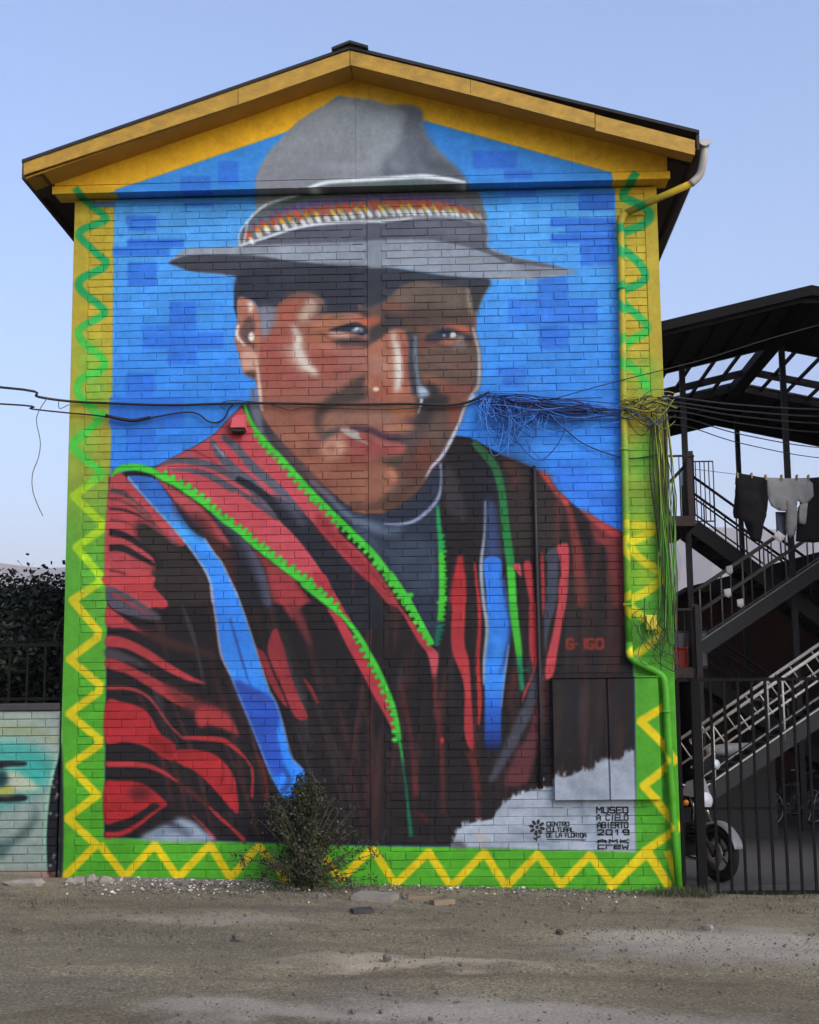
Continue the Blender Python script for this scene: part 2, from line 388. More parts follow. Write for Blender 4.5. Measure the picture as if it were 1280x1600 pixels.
    # left sleeve
    P('G', (180,76,80), '46,515 155,505 240,610 340,715 450,830 520,920 450,930 330,840 250,800 240,900 320,1010 330,1100 310,1200 400,1290 40,1290', 1.5)
    P('G', (56,48,46), '215,780 330,830 450,920 560,1000 640,1100 690,1290 400,1290 320,1180 318,1080 380,1060 290,960 220,890', 4)
    S('G', (44,38,40), '42,845 130,865 220,915 350,1010', [11,10,9,5], 1)
    S('G', (44,38,40), '42,945 130,950 220,995 330,1055', [10,11,9,5], 1)
    S('G', (52,44,46), '42,700 130,708 220,740 330,800', [4,4,3,2], .8)
    S('G', (92,78,80), '46,585 130,605 220,670 310,760', [8,7,4,2], 1.5)
    S('G', (120,70,72), '46,640 130,655 240,720 380,850', [4,5,6,3], 1.5)
    S('G', (110,62,64), '46,770 130,780 230,830', [3,3,1], 1)
    S('G', (86,42,44), '42,1085 140,1108 250,1180', [3,2.5,1], .7)
    P('J', (180,68,72), '58,0 320,0 330,60 405,150 395,182 340,178 240,110 60,50', 1)
    P('J', (86,80,90), '66,60 160,95 240,145 370,235 300,250 160,215 66,150', 1.6)
    S('J', (150,62,66), '90,100 180,150 320,230', [5,5,2], 1)
    P('J', (172,64,68), '60,175 110,205 230,290 300,340 180,300 60,285', 1.2)
    S('J', (72,46,44), '230,300 350,350 480,400 600,430 700,470', [6,16,14,10,4], 4)
    P('J', (172,64,68), '60,345 120,342 200,368 300,420 420,500 540,570 625,612 520,595 400,540 270,462 160,412 60,400', 1)
    P('J', (74,68,74), '60,412 140,430 260,490 280,520 200,500 60,465', 2)
    P('J', (160,60,62), '60,470 130,480 230,530 350,590 450,650 560,710 480,740 300,632 180,560 60,522', 1.5)
    P('J', (112,50,50), '380,610 480,650 600,710 700,745 760,800 600,800 480,730', 4)
    P('J', (160,58,60), '560,800 600,742 700,760 770,815 815,912 760,885 650,852 590,862', 2.5)
    S('J', (160,60,62), '58,637 160,637 240,655 310,700 370,780 420,850 490,920', [6,6,5,4,4,3,3], .9)
    S('J', (165,52,55), '490,920 600,922 720,935 790,980 860,1050 890,1120 885,1260', [4,8,9,6,3,4,5], .9)
    P('J', (168,48,52), '58,715 150,716 250,745 310,800 370,900 450,960 440,1050 380,1030 280,970 160,945 52,942', 1)
    P('J', (128,34,38), '300,900 400,930 450,980 430,1040 340,1000', 5, .7)
    P('J', (166,46,50), '440,1000 520,986 640,1000 720,1050 780,1130 802,1220 806,1350 740,1292 650,1190 560,1110 460,1060', 1)
    S('J', (172,56,58), '52,1070 200,1070 300,1082 390,1120 465,1172', [9,9,8,6,3], .8)
    S('J', (90,44,42), '465,1180 540,1230 640,1310', [6,9,5], 2)
    P('J', (164,42,46), '48,1182 120,1165 230,1170 300,1200 405,1292 372,1312 330,1290 280,1322 200,1372 120,1396 48,1397', 1)
    D_('J', (70,34,36), 'J:250,1235', 18, 11, soft=6, al=.8)
    S('J', (166,46,50), '46,1475 140,1465 230,1420 310,1360 395,1300', [11,9,7,5,4], .8)
    S('J', (160,52,52), '640,1310 700,1370 780,1440 845,1505', [3,6,5,7], .8)
    S('J', (150,46,46), '540,1350 620,1430 672,1505', [2,4,9], .8)
    S('J', (96,40,40), '910,1010 950,1090 965,1200 970,1340', [4,7,7,5], 1.5)
    P('J', (146,154,168), '262,1498 350,1432 430,1400 480,1372 560,1402 615,1450 658,1508', 3)
    P('J', (40,36,42), '390,1400 450,1405 540,1475 470,1450', 3)
    S('J', (110,120,135), '330,1470 450,1440 560,1460', [6,8,4], 3)
    # shoulder: red bands
    P('p', RED, '241,731 272,715 310,695 335,679 344,670 360,652 378,636 395,660 430,705 480,760 530,820 520,900 500,925 482,915 460,899 430,876 397,851 375,831 350,814 335,800 315,784 290,766 255,746', 1, sm=False)
    S('G', (170,60,70), '800,240 860,250 900,300', [14,18,8], 3)
    P('G', (88,42,44), '790,180 900,190 930,210 880,235 800,225', 4, .8)
    S('G', GRY, '745,248 850,330 950,450 1080,555 1190,630 1300,760', [6,13,14,14,18,20], 1.2)
    S('G', GRY, '675,260 735,365 840,470 950,560 1060,690 1180,790', [4,13,14,16,14,8], 1.2)
    S('G', (150,150,158), '700,300 770,380', [2,4], 1)
    S('G', (92,86,96), '340,440 450,402 550,402 680,430 800,490 920,570 1000,680', [1,8,11,11,12,10,4], 1)
    S('G', (92,86,96), '400,458 520,458 620,475 720,520 830,590 950,660 1100,770', [1,6,9,11,10,9,8], 1)
    S('G', (140,60,66), '500,330 600,350 720,420', [1,3,1], .8)
    P('H', (42,42,50), '-30,500 60,538 170,615 260,650 350,720 450,790 560,920 680,1050 800,1160 850,1260 880,1400 700,1480 640,1360 605,1290 500,1112 400,965 300,845 240,790 150,665 60,592 -40,530', 1.2)
    P('H', (92,94,110), '180,590 250,620 330,690 400,770 380,810 310,740 220,660', 6)
    P('H', (50,46,50), '350,700 450,785 560,915 500,880 400,790', 6)
    P('H', (190,80,88), '-60,600 20,640 100,702 240,800 300,862 400,975 500,1112 560,1210 620,1320 590,1340 540,1290 380,1080 300,1020 230,960 0,850 -60,800', 1.2)
    P('H', (192,82,90), '0,235 60,200 150,330 300,490 480,690 600,850 720,960 830,1080 965,1290 905,1290 800,1170 690,1070 560,930 430,780 350,690 270,590 180,500 90,420 0,330', 1.2)
    P('H', (136,46,50), '480,720 600,860 720,970 840,1090 965,1290 905,1290 800,1170 690,1070 560,930 450,800', 4, .75)
    # between the blue stripe and the diagonal green edging
    P('G', (178,80,84), '335,512 450,572 600,672 700,775 790,900 805,945 700,885 560,785 450,655', 2)
    P('G', (78,44,42), '540,740 640,760 700,860 800,960 840,1290 700,1290 620,900', 6, .85)
    P('G', (84,84,100), '690,705 780,800 900,900 1000,1050 1060,1290 1000,1290 940,1120 860,980 790,860 720,790', 2)
    P('G', (38,38,46), '690,720 770,800 860,900 960,1100 1000,1290 880,1290 830,1000 780,870', 4, .8)
    P('G', RED3, '905,912 1000,995 1100,1060 1180,1130 1280,1250 1290,1290 1080,1290 1030,1110 965,985', 2)
    P('K', (160,62,66), '75,0 195,0 250,80 282,150 240,190 210,250 130,130', 2)
    S('K', (120,56,56), '200,160 260,280 310,390', [16,14,4], 3)
    P('K', (150,56,60), '108,298 150,380 200,560 250,700 296,805 225,805 150,640 66,430', 1.2)
    P('K', (138,50,54), '-10,410 50,440 100,560 178,735 140,712 60,580 20,480', 1.5)
    S('K', (130,50,52), '270,580 310,640 355,725', [3,7,3], 1.5)
    # V of red under the diagonal edging
    P('K', (178,62,70), '405,185 450,265 520,405 600,552 680,702 745,815 775,880 805,860 760,700 690,560 620,430 540,320 480,230', 1)
    P('K', (178,62,70), '320,-10 390,-10 440,90 500,190 545,265 480,225 390,120', 1)
    # blue stripe on the left arm
    P('G', grad('y', [(740,(58,108,186)),(790,(62,112,190)),(830,(74,160,224)),(860,(66,140,222)),(980,(60,132,222)),(1040,(66,140,224)),(1230,(58,134,226))]),
      '158,500 240,600 330,700 430,805 520,912 600,1020 652,1100 680,1180 J:640,-5 J:660,120 J:680,250 J:710,440 J:760,560 J:830,720 J:890,870 J:940,1000 J:1000,1150 J:1050,1240 J:1085,1275 K:190,1282 K:282,1240 K:275,1110 K:205,1030 J:1090,950 J:1060,830 J:1020,720 J:980,640 J:940,520 J:900,390 J:850,240 J:800,100 J:765,20 G:790,1130 G:750,1040 G:700,980 G:640,890 G:560,830 G:480,720 G:400,600 G:325,510', .8)
    P('G', (44,44,60), '430,660 520,720 620,840 640,900 560,840 480,750', 5, .8)
    P('J', (50,86,176), '780,600 900,640 1010,700 1045,800 1030,900 1060,1040 1070,1110 1000,1130 940,1000 880,850', 2.5)
    P('J', (58,78,150), '780,590 900,650 1000,700 960,740 860,690', 3, .6)
    S('J', (60,90,160), '760,240 790,340 830,480 880,640', [3,4,4,2], 1.2)
    S('K', (44,70,130), '150,1080 190,1160 150,1230', [6,8,10], 2, .8)
    S('G', (148,166,196), '158,500 240,600 330,700 430,805 520,912 600,1020 650,1100 680,1180 690,1285', [3.5,3,3,3,3,4,4,3], .6)
    S('J', (168,150,170), '650,60 668,160 685,270 712,450 765,565', [3,2.5,3,3.5,2], .6)
    S('J', (128,130,148), '765,565 830,720 890,870 945,1005 1005,1160', [2,2,1.6,1.6,1.5], .6)
    S('G', (150,160,180), '635,885 700,980 745,1035 790,1130 842,1240 J:800,100 J:850,240 J:900,390 J:940,520 J:985,650', [2,2.5,2.5,2.5,2.2,2,2,2], .6)
    S('J', (130,130,140), '985,650 1022,722 1060,830 1090,950 1130,1060 K:275,1110', [2,2,1.8,1.6,1.4], .6)
    # jumper at the neck
    P('p', (50,56,72), '378,632 392,660 420,690 470,745 545,820 590,870 640,945 683,1012 690,960 686,880 690,735 700,700 640,740 560,780 420,660 404,632', .8, sm=False)
    P('H', (112,116,132), '35,30 100,40 115,130 130,230 180,300 120,260 60,130', 2)
    P('H', (40,42,56), '150,270 300,420 420,500 380,500 250,410', 3)
    S('H', (96,108,126), '420,520 520,610 640,730 720,790', [6,8,10,8], 2.5)
    S('H', (100,110,128), '690,770 800,810 900,845 1000,830', [14,18,14,6], 4)
    P('H', (66,76,92), '860,940 1000,880 1100,860 1180,960 1190,1180 1080,1240 960,1100', 7, .8)
    S('H', (84,94,112), '1180,950 1185,1100 1170,1230', [3,3,2], 2)
    S('H', (74,84,104), '700,820 800,900 860,980', [8,10,4], 3)
    # face
    P('p', grad('y', [(430,(120,86,78)),(520,(160,106,92)),(600,(158,102,90)),(680,(156,102,86)),(740,(148,96,78)),(800,(138,86,70))]), '404,470 400,592 404,630 410,650 425,672 445,695 470,720 500,752 520,770 540,788 565,799 600,801 630,785 650,770 662,755 675,733 691,715 706,689 716,664 727,638 735,625 745,612 750,600 752,575 750,545 744,520 744,490 757,455 763,436 600,425 372,429 380,460', .8, sm=False)
    P('C', (160,86,76), '330,680 420,600 560,540 640,600 700,900 830,1040 760,1100 560,1180 420,1180 340,1000', 9, .8)
    P('C', (160,84,72), '840,750 960,740 1100,860 1000,1040 860,1020 800,880', 9, .7)
    P('E', (164,104,84), '380,130 560,130 800,130 880,250 860,350 600,330 400,320', 12, .6)
    P('E', (150,94,78), '420,420 600,380 900,480 920,700 1100,760 1100,1000 800,860 520,560', 14, .6)
    # shaded half of the face
    P('D', (98,78,70), '240,110 1000,100 1240,100 1160,300 1110,400 1100,600 1150,750 1160,1000 1130,1150 1000,1230 F:1000,170 F:950,330 F:870,480 F:780,630 F:680,750 F:600,880 F:500,960 F:400,1000 F:280,1050 F:130,1090 F:300,950 F:380,850 F:350,740 F:280,680 F:400,610 F:460,545 F:410,440 F:520,380 F:550,200 540,1200 490,1000 490,640 430,590 330,560 230,500', 3)
    P('D', (116,98,88), '400,140 600,120 900,130 1020,200 1040,320 980,420 800,470 600,450 430,420 300,330 320,230', 8)
    P('D', (84,66,62), '560,330 900,400 1080,420 1080,520 900,500 640,540 480,520 430,440', 8, .8)
    P('D', (122,78,68), '590,560 700,580 760,700 700,780 600,790', 6)
    P('D', (112,86,78), '600,800 800,790 1000,830 1110,900 1100,1010 860,1030 700,1020 600,980', 8, .9)
    P('D', (154,98,78), '600,1020 700,1030 840,1090 860,1130 760,1110 640,1090', 4)
    P('D', (142,84,74), '760,1100 900,1110 1060,1100 1110,1130 1060,1190 900,1230 800,1200', 6)
    P('F', (142,84,70), '850,60 1000,80 1010,160 950,320 880,400 840,300 830,180', 5, .9)
    P('F', (106,84,76), '700,180 830,180 850,320 800,480 700,500 640,380', 7, .9)
    P('F', (140,70,60), '590,480 650,480 660,640 600,720 560,650', 7, .9)
    P('F', (112,66,56), '480,640 720,560 780,600 660,760 560,900 420,880', 10, .8)
    P('F', (74,58,54), '300,1010 420,980 560,900 640,800 600,900 480,1020 320,1100', 8, .8)
    # hair and hat shadow
    P('C', (58,60,70), '130,60 150,0 700,-40 1280,-30 D:400,0 D:700,70 D:1240,90 D:1230,180 D:1165,250 D:1110,410 D:1085,300 D:1060,200 D:1000,105 D:600,105 D:390,150 D:300,250 D:230,300 D:95,340 D:0,345 1280,425 1100,430 960,425 900,440 930,380 960,310 900,262 800,232 700,225 600,270 530,330 490,372 330,372 280,310 140,270 130,500 95,380 95,200', 1.5, sm=False)
    P('C', (112,86,76), '560,310 640,240 760,215 880,240 830,290 700,300', 4, .8)
    P('D', (104,84,76), '100,330 230,300 240,430 110,440', 5)
    P('D', (128,84,74), '245,310 420,330 440,400 250,410', 5)
    S('D', (64,60,64), '0,400 60,430 120,450', [12,10,4], 3)
    P('D', (66,62,64), '1080,100 1235,110 1160,300 1110,410 1085,300', 3)
    S('D', (158,142,126), '1040,190 1055,300 1075,450', [3,7,3], 2.2)
    # left temple, brow, cheek light
    P('C', (168,98,80), '540,335 680,292 800,290 720,410 640,520 560,560 500,480 520,380', 4)
    P('C', (190,158,142), '800,288 860,300 905,345 880,420 780,500 700,485 730,400 765,340', 3.5)
    P('C', (120,100,96), '870,300 960,330 950,420 860,440 900,370', 4, .8)
    P('C', (178,122,94), '980,452 1280,448 1280,515 1110,520 980,500', 4)
    P('C', (180,120,90), '850,512 1100,510 1000,580 840,585', 4)
    P('C', (156,96,76), '760,600 1000,600 1030,720 840,740', 6)
    P('C', (72,60,60), '1030,665 1130,655 1280,650 D:100,700 D:110,745 D:0,735 1110,735', 3)
    P('D', (70,64,64), '105,570 230,495 320,560 210,680 110,745', 3.5)
    P('D', (66,60,62), '240,420 400,480 440,570 330,570 240,560', 6)
    P('C', (192,148,132), '1000,612 1100,592 1235,645 1050,655', 2)
    P('C', (54,56,72), '995,588 1120,552 1230,522 1280,520 D:70,560 D:95,600 D:40,640 1230,612 1140,600', 1.2)
    P('C', (140,140,150), '1210,590 1250,562 D:30,562 D:48,588 D:20,606 1240,606', 1.2)
    P('C', (232,232,234), '1248,572 1272,562 D:2,574 1268,588 1252,586', .7)
    D_('D', (70,74,92), 'D:2,598', 3.4, 1.8, soft=.9)
    S('C', (46,44,54), '1000,588 1120,556 1220,530 1290,528 D:85,570', [1,3,4,4,1.5], 1)
    P('D', (180,100,78), '-60,460 60,470 200,470 210,510 110,550 0,510', 3.5)
    S('C', (220,212,200), '650,540 705,650 702,760 742,860 800,940 895,1012', [4,11,14,16,14,5], 3.6, .92)
    S('C', (204,180,166), '560,760 660,810 780,980', [6,26,18], 7, .55)
    # right eye
    P('D', (60,56,64), '640,640 720,600 860,570 980,600 1080,640 1080,690 1000,690 880,660 760,690 660,700', 2.5)
    P('D', (176,96,72), '780,555 900,530 1010,545 1060,580 1070,620 980,600 900,565', 2.5)
    P('D', (46,50,70), '740,610 800,580 870,580 870,640 790,650', 2)
    D_('D', (214,214,216), 'D:818,637', 2.0, 1.7, soft=.7)
    P('D', (190,184,180), '880,615 910,604 945,640 900,662 875,652', 1.2)
    P('D', (150,126,118), '930,650 1000,640 1000,690 940,710', 2)
    P('D', (166,104,84), '780,690 900,680 960,700 860,730 790,720', 2)
    P('D', (132,114,108), '890,730 1000,700 1030,750 930,770', 3)
    # nose
    P('D', (172,110,90), '100,745 230,660 310,592 400,578 480,640 500,760 480,1000 500,1160 470,1225 330,1240 150,1235 50,1225 45,1100 90,1020 100,900', 2.5)
    P('D', (178,128,112), '110,840 250,800 330,900 320,1040 200,1040 110,980', 7, .8)
    P('D', (150,72,62), '405,720 450,760 465,960 450,1120 415,1100 410,900', 3.5)
    P('D', (166,96,76), '100,1050 260,1060 330,1100 330,1220 120,1220', 5, .7)
    S('D', (228,222,212), '335,600 345,690 365,750 382,900 385,1050 365,1170', [5,8,11,13,13,7], 3.0, .9)
    P('D', (184,120,92), '48,1120 60,1050 100,1030 130,1080 120,1180 80,1215 55,1190', 3)
    D_('D', (236,216,204), 'D:168,1150', 5, 3.4, soft=1.6)
    S('D', (64,68,78), '470,600 505,680 500,850 512,1020 545,1200', [6,9,8,9,9], 2.2)
    S('D', (106,118,132), '545,640 545,850 565,1040 590,1150', [5,6,6,8], 1.6)
    P('D', (166,180,198), '570,1130 640,1130 685,1180 670,1230 600,1240 570,1200', 2)
    P('D', (54,50,54), '620,1085 730,1110 770,1180 700,1210 660,1140', 3)
    P('D', (54,48,50), '690,1210 860,1215 830,1290 600,1300 580,1250', 3.5)
    S('D', (158,158,162), '1090,560 1122,680 1148,800 1152,1000 1140,1120 1090,1190 1050,1250', [3,4.5,5,5.5,6,5,4], 1.2)
    S('F', (190,190,204), '1105,50 1015,160 965,300 920,400 860,520 785,640 700,730 640,840', [4,4,4,5.5,6,5,4,1.5], 1)
    # mouth
    P('U', (84,68,65), '672,540 668,590 690,640 640,660 540,670 480,730 470,800 490,830 458,790 455,720 500,660 560,610 610,570', 5)
    S('E', (84,68,64), '1290,40 1150,65 1000,130 920,190 890,260 905,360 945,470', [18,18,14,9,6,7,5], 4)
    P('E', (164,120,104), '960,220 1100,180 1290,150 F:330,180 F:380,270 F:300,330 F:0,330 1280,330 1120,340 960,380', 6, .9)
    P('F', (174,114,82), '250,110 420,120 530,150 525,240 450,282 380,262 330,200', 4)
    P('F', (56,52,60), '440,290 560,250 640,200 720,140 700,260 620,330 520,340', 6, .9)
    S('F', (206,210,212), '605,80 592,150 568,222', [5,3,1.5], .8)
    P('F', (176,124,98), '260,380 380,340 520,340 520,380 400,400 300,405', 3)
    P('E', (92,82,78), '935,480 955,400 1050,365 1105,345 1105,392 1000,445', 2)
    P('F', (84,58,70), '-60,345 110,350 250,410 370,415 440,440 450,500 390,495 260,482 100,412 -60,385', 2.2)
    P('F', (84,68,72), '380,420 600,390 620,460 540,540 450,550 400,500', 6, .7)
    P('F', (160,84,80), '-120,430 0,400 120,430 250,490 380,512 455,548 400,600 250,625 120,610 0,590 -120,520', 2.5)
    P('F', (178,106,98), '130,440 260,500 380,520 430,545 300,545 150,500', 2.5, .8)
    P('E', (172,160,152), '1112,366 1200,370 1280,398 F:20,455 F:115,520 F:40,495 1230,460 1130,400', 1)
    P('E', (190,142,122), '920,560 960,500 1060,450 1150,470 1160,560 1100,640 1000,650 940,610', 5)
    P('E', (166,110,92), '985,540 1050,520 1060,580 1010,610', 3.5)
    P('F', (158,106,86), '-20,740 130,735 250,715 335,742 378,825 345,900 280,970 200,1050 130,1080 0,1060 -60,950', 8, .8)
    P('F', (190,128,98), '270,735 335,750 372,830 345,870 285,800', 2.5)
    P('F', (78,64,58), '150,655 250,640 390,655 370,725 250,690', 4)
    P('F', (150,70,62), '-100,600 120,620 150,660 60,720 -100,700', 8, .7)
    P('F', (96,70,60), '-40,1075 130,1085 300,1005 420,1000 540,965 400,1090 250,1150 100,1150 -40,1140', 5)
    S('F', (156,92,64), '-60,1140 60,1160 250,1160', [3,4,2], 1.6)
    # creases and smaller brush marks on the face
    S('C', (112,66,60), '880,600 960,640 1040,690', [1,2.5,1], 1.2, .7); S('C', (190,140,124), '900,700 1000,760 1120,770', [2,6,3], 3, .5); S('C', (118,66,60), '1000,1050 1120,980 1260,960', [2,5,2], 3, .5)
    S('E', (118,70,56), '640,330 760,460 900,640', [2,5,2], 3, .5); S('E', (176,116,96), '480,300 620,420 760,600', [3,8,4], 4, .4); S('E', (112,64,52), '760,760 900,860 1050,930', [2,6,3], 3, .5)
    S('F', (70,52,50), '470,560 520,600 500,680', [2,6,3], 2.5, .6); S('D', (72,58,56), '640,780 760,800 900,790', [1,3,1], 1.5, .6); S('D', (66,56,56), '620,850 720,930 820,960', [1,4,2], 2, .5)
    S('D', (190,130,106), '120,800 180,760 260,700', [3,6,2], 3, .5); S('C', (70,64,70), '1000,470 1100,455 1250,450', [1,3,1], 1.4, .6)
    # ear and sideburn
    P('C', (128,128,142), '330,370 495,372 470,520 440,590 385,670 350,600 330,480', 3)
    P('C', (176,116,96), '135,280 250,300 312,360 335,480 345,700 330,1050 280,1045 190,990 150,830 105,700 118,540 130,500', 1)
    P('C', (106,82,78), '240,450 292,500 292,590 235,640 262,700 318,750 270,752 180,680 150,600 190,500', 2)
    S('C', (222,212,200), '225,330 255,350 250,420', [4,8,4], 1.8)
    S('C', (226,214,204), '138,535 125,640 200,735', [3,5,3], 1)
    D_('C', (226,220,208), 'C:262,648', 4.5, 7.5, soft=1.6)
    P('C', (204,158,142), '165,790 300,790 300,960 195,985', 3.5, .9)
    P('C', (86,70,66), '190,992 295,975 300,1040 270,1045', 2)
    S('C', (208,178,162), '300,830 325,1000 340,1150 352,1290 E:365,200', [2,4,6,6,3], 1.4)
    S('E', (116,118,134), '270,-20 285,60 300,150 350,290', [6,9,10,4], 2)
    # neck line highlights on the jumper
    S('F', (148,152,178), '780,695 792,800 782,960 740,1060 640,1170 520,1250 380,1278 230,1272', [2.5,4,4.5,6,6,5,4,1.5], 1.2)
    # collar edging
    frill('H', GRN, '5,40 50,160 130,275 230,375 330,490 430,600 530,700 620,790 700,870 800,965 880,1065 950,1170 1030,1285 K:850,110 K:920,240 K:1005,385', [4,7,8,8,9,9,9,10,10,9,9,9,8,8,5], 1, r=4.0, step=11.5, lo=.1)
    frill('H', grad('y', [(800,(36,150,84)),(858,(40,158,84)),(866,GRN)]), '1215,680 1222,780 1232,880 1238,1000 1242,1150 1243,1285 K:1055,150 K:1045,260', [4,7,8,9,9,10,9,9], -1, r=2.4, step=7, lo=.25)
    frill('K', (34,106,88), '1045,275 1032,340 1022,400', [8,8,4], -1, r=2.6, step=7)
    P('K', RED, '960,390 1030,430 1036,485 1022,575 1002,575 985,480', 1.5)
    S('K', (110,44,46), '1010,560 1020,700 1050,930 1060,1100 1065,1350', [5,7,6,5,3], 2)
    D_('K', (190,56,56), 'K:1058,935', 3, 5, soft=1.2)
    P('K', (178,60,66), '595,-10 650,-10 700,45 765,115 850,212 920,300 985,392 1000,430 940,400 830,215 740,102 650,30', 1)
    frill('K', GRN, '760,-20 850,115 920,240 1008,392', [9,9,8,4], 1, r=3.9, step=12)
    S('K', (100,44,44), '820,600 860,800 890,1000 910,1250', [3,6,5,9], 2)
    S('K', (90,40,40), '920,1340 960,1380 990,1400', [4,7,2], 2)
    # right chest stripes
    P('I', (62,56,60), '125,420 190,440 230,560 260,720 200,720 130,640', 3)
    P('I', (36,36,46), '230,420 330,360 420,430 440,600 420,660 370,600 350,760 300,700', 5, .8)
    P('I', (60,50,48), '470,350 600,400 700,450 780,560 850,800 640,940 500,900 490,640', 9, .9)
    S('I', (120,58,54), '480,370 560,470 520,540', [6,12,4], 5, .6)
    P('L', grad('y', [(880,(182,56,58)),(1060,(188,66,72)),(1200,(150,48,52))]), '190,-10 240,-10 245,200 240,380 265,480 280,700 292,900 287,1000 240,900 235,620 170,430 165,250', 1)
    P('I', (176,52,54), '200,975 225,930 242,970 255,1210 165,1210', 2)
    S('L', (100,44,40), '265,1000 300,1100 320,1250', [10,10,9], 2)
    S('I', (176,54,56), '308,970 318,1090 L:322,150 L:325,300 L:315,480 L:325,700 L:320,850', [3,5,6,6,7,8,3], 1)
    P('I', (62,76,112), '375,600 430,640 452,800 462,965 366,965 372,800', 4)
    P('I', grad('y', [(870,(60,122,210)),(1070,(62,136,222)),(1110,(52,104,196)),(1160,(34,58,120)),(1175,(36,36,46))]), '362,960 458,955 472,1060 L:480,130 L:502,250 L:490,400 L:470,560 L:450,760 L:440,1000 L:360,1010 L:355,700 L:350,500 L:370,300 L:360,80', 1.2)
    S('L', (56,74,120), '455,-10 490,190 502,300 470,470 440,560', [6,7,6,5,2], 2)
    S('L', (84,160,232), '380,330 440,400 400,480', [4,6,3], 3, .6)
    S('I', (152,158,170), '370,610 366,800 346,1000 360,1200 L:368,300 L:352,480 L:350,620', [2,3,6,6,6,5,2.5], .8)
    S('L', (170,170,190), '492,390 470,560 448,750', [1.5,2,1.2], .5)
    S('I', grad('y', [(690,(58,96,66)),(740,(46,108,66)),(860,(42,132,68)),(882,(44,140,66)),(888,(74,184,60)),(1020,(72,180,58)),(1032,(34,124,82)),(1080,(34,112,82))]), '300,265 370,340 430,420 468,560 488,750 508,900 520,1000 L:520,200 L:545,400 L:556,520 L:570,655', [10,13,13,12,13,14,13,13,11,8,8], 1)
    S('L', (34,118,84), '545,540 600,535', [3,1.5], .8)
    P('I', (126,58,56), '700,450 750,480 790,550 860,620 900,720 930,850 950,960 968,1210 900,1210 880,900 840,650 790,570 730,500', 2.5)
    P('I', (184,74,70), '685,440 740,460 775,540 860,610 840,640 780,570 730,500', 2)
    P('I', (122,56,56), '930,660 1050,740 1150,800 1195,850 1195,1210 1110,1210 1080,900 1000,740', 3)
    P('I', (176,68,66), '930,660 1050,735 1175,800 1140,830 1040,770 980,720', 2)
    S('I', (150,64,62), '990,740 1040,840 1100,860', [3,10,4], 3)
    S('I', (104,56,54), '800,580 800,700 790,860', [5,8,5], 3)
    P('I', RED, '528,992 575,985 582,1060 548,1020', 1)
    P('L', (178,60,64), 'I:595,992 I:642,985 I:662,1210 655,150 665,420 650,520 600,640 566,725 580,650 630,540 608,420 605,200 I:630,1205', 1)
    P('I', (170,58,60), '697,955 714,938 722,1210 L:690,220 L:682,200', 1)
    P('I', (74,74,88), '728,925 792,888 800,1000 790,1205 L:720,300 L:698,430 L:690,250 725,1205 735,1000', 1.5)
    P('I', (186,72,78), '790,885 830,864 862,885 862,1080 850,1205 L:800,250 L:770,420 L:745,560 L:700,585 L:705,480 L:740,330 L:770,150 800,1130 815,1000', 1)
    P('L', (74,72,82), '668,480 680,640 630,770 570,900 490,1040 405,1168 375,1160 450,1000 540,800 590,700', 2)
    P('L', (98,54,58), '692,560 690,830 665,950 605,1160 570,1188 465,1182 520,1030 600,900 650,700', 2.5)
    S('L', (90,42,42), '520,540 510,640 490,760', [8,9,3], 3)
    for x0, c in ((850,(62,50,46)),(925,(76,52,48)),(1000,(46,42,44)),(1070,(86,50,46)),(1125,(104,50,50))):
        S('L', c, f'{x0},0 {x0+5},200 {x0-10},400 {x0-40},560', [13,14,12,6], 4, .7)
    for x0, c in ((780,(62,52,46)),(850,(42,40,44)),(930,(58,50,48)),(1010,(56,46,42)),(1090,(44,40,46))):
        S('L', c, f'{x0},590 {x0-5},750 {x0-20},1000', [12,15,8], 5, .7)
    # signature
    for x, ch in ((822,'G'),(868,'-'),(905,'I'),(938,'G'),(990,'O')):
        TEXT('L', (150,54,42), ch, x, 360, 36 if ch != '-' else 20, 52, 4.0 if ch != '-' else 3)
    # woolly sleeve, lower right
    P('L', (164,167,178), '165,1540 200,1440 280,1402 400,1380 450,1302 520,1252 600,1222 680,1205 745,1195 750,1128 800,1142 850,1130 900,1102 960,1112 990,1062 1050,1040 1110,1052 1150,1010 1200,985 1216,1570', 1.6, sm=False)
    for i in range(60):
        t = RNG.random(); q = spline(pts('165,1530 200,1440 280,1402 400,1380 450,1302 520,1252 600,1222 680,1205 745,1195 760,1130 850,1130 900,1102 960,1112 990,1062 1050,1040 1110,1052 1150,1010 1200,990', 'L'), False)
        o = q[int(t*(len(q)-1))]; l = RNG.uniform(3, 8); a = RNG.uniform(-2.4, -.8)
        lay([ribbon(np.array([o + (0, 3), o + (math.cos(a)*l*.6, math.sin(a)*l*.6), o + (math.cos(a)*l, math.sin(a)*l)]), [3, 2, .6])], (164,167,178), .6, .9)
    for s, w in (('830,1160 880,1220 900,1260', [3,9,5]), ('900,1200 980,1230 1040,1260', [5,8,4]), ('1080,1060 1130,1090 1180,1120', [3,6,3]), ('880,1260 910,1340 940,1420 920,1500', [5,10,9,6]), ('520,1440 640,1500 760,1540', [5,9,12]), ('250,1450 330,1500 380,1540', [3,7,8]), ('960,1300 1000,1420 970,1540', [4,8,10])):
        S('L', (124,134,150), s, w, 4, .75)
    S('L', (186,160,150), '300,1470 345,1500 350,1540', [7,9,8], 4, .8)
    P('L', (96,92,96), '170,1510 230,1515 250,1545 165,1540', 2)
    D_('L', (190,192,200), 'L:685,1155 L:693,1205 L:570,1228', 2.4, 3, soft=.8)
    # diagonal green edging over everything on the left chest
    S('G', GRN, '50,500 110,452 200,440 300,462 360,495 440,535', [3,10,11,11,10,9], .7)
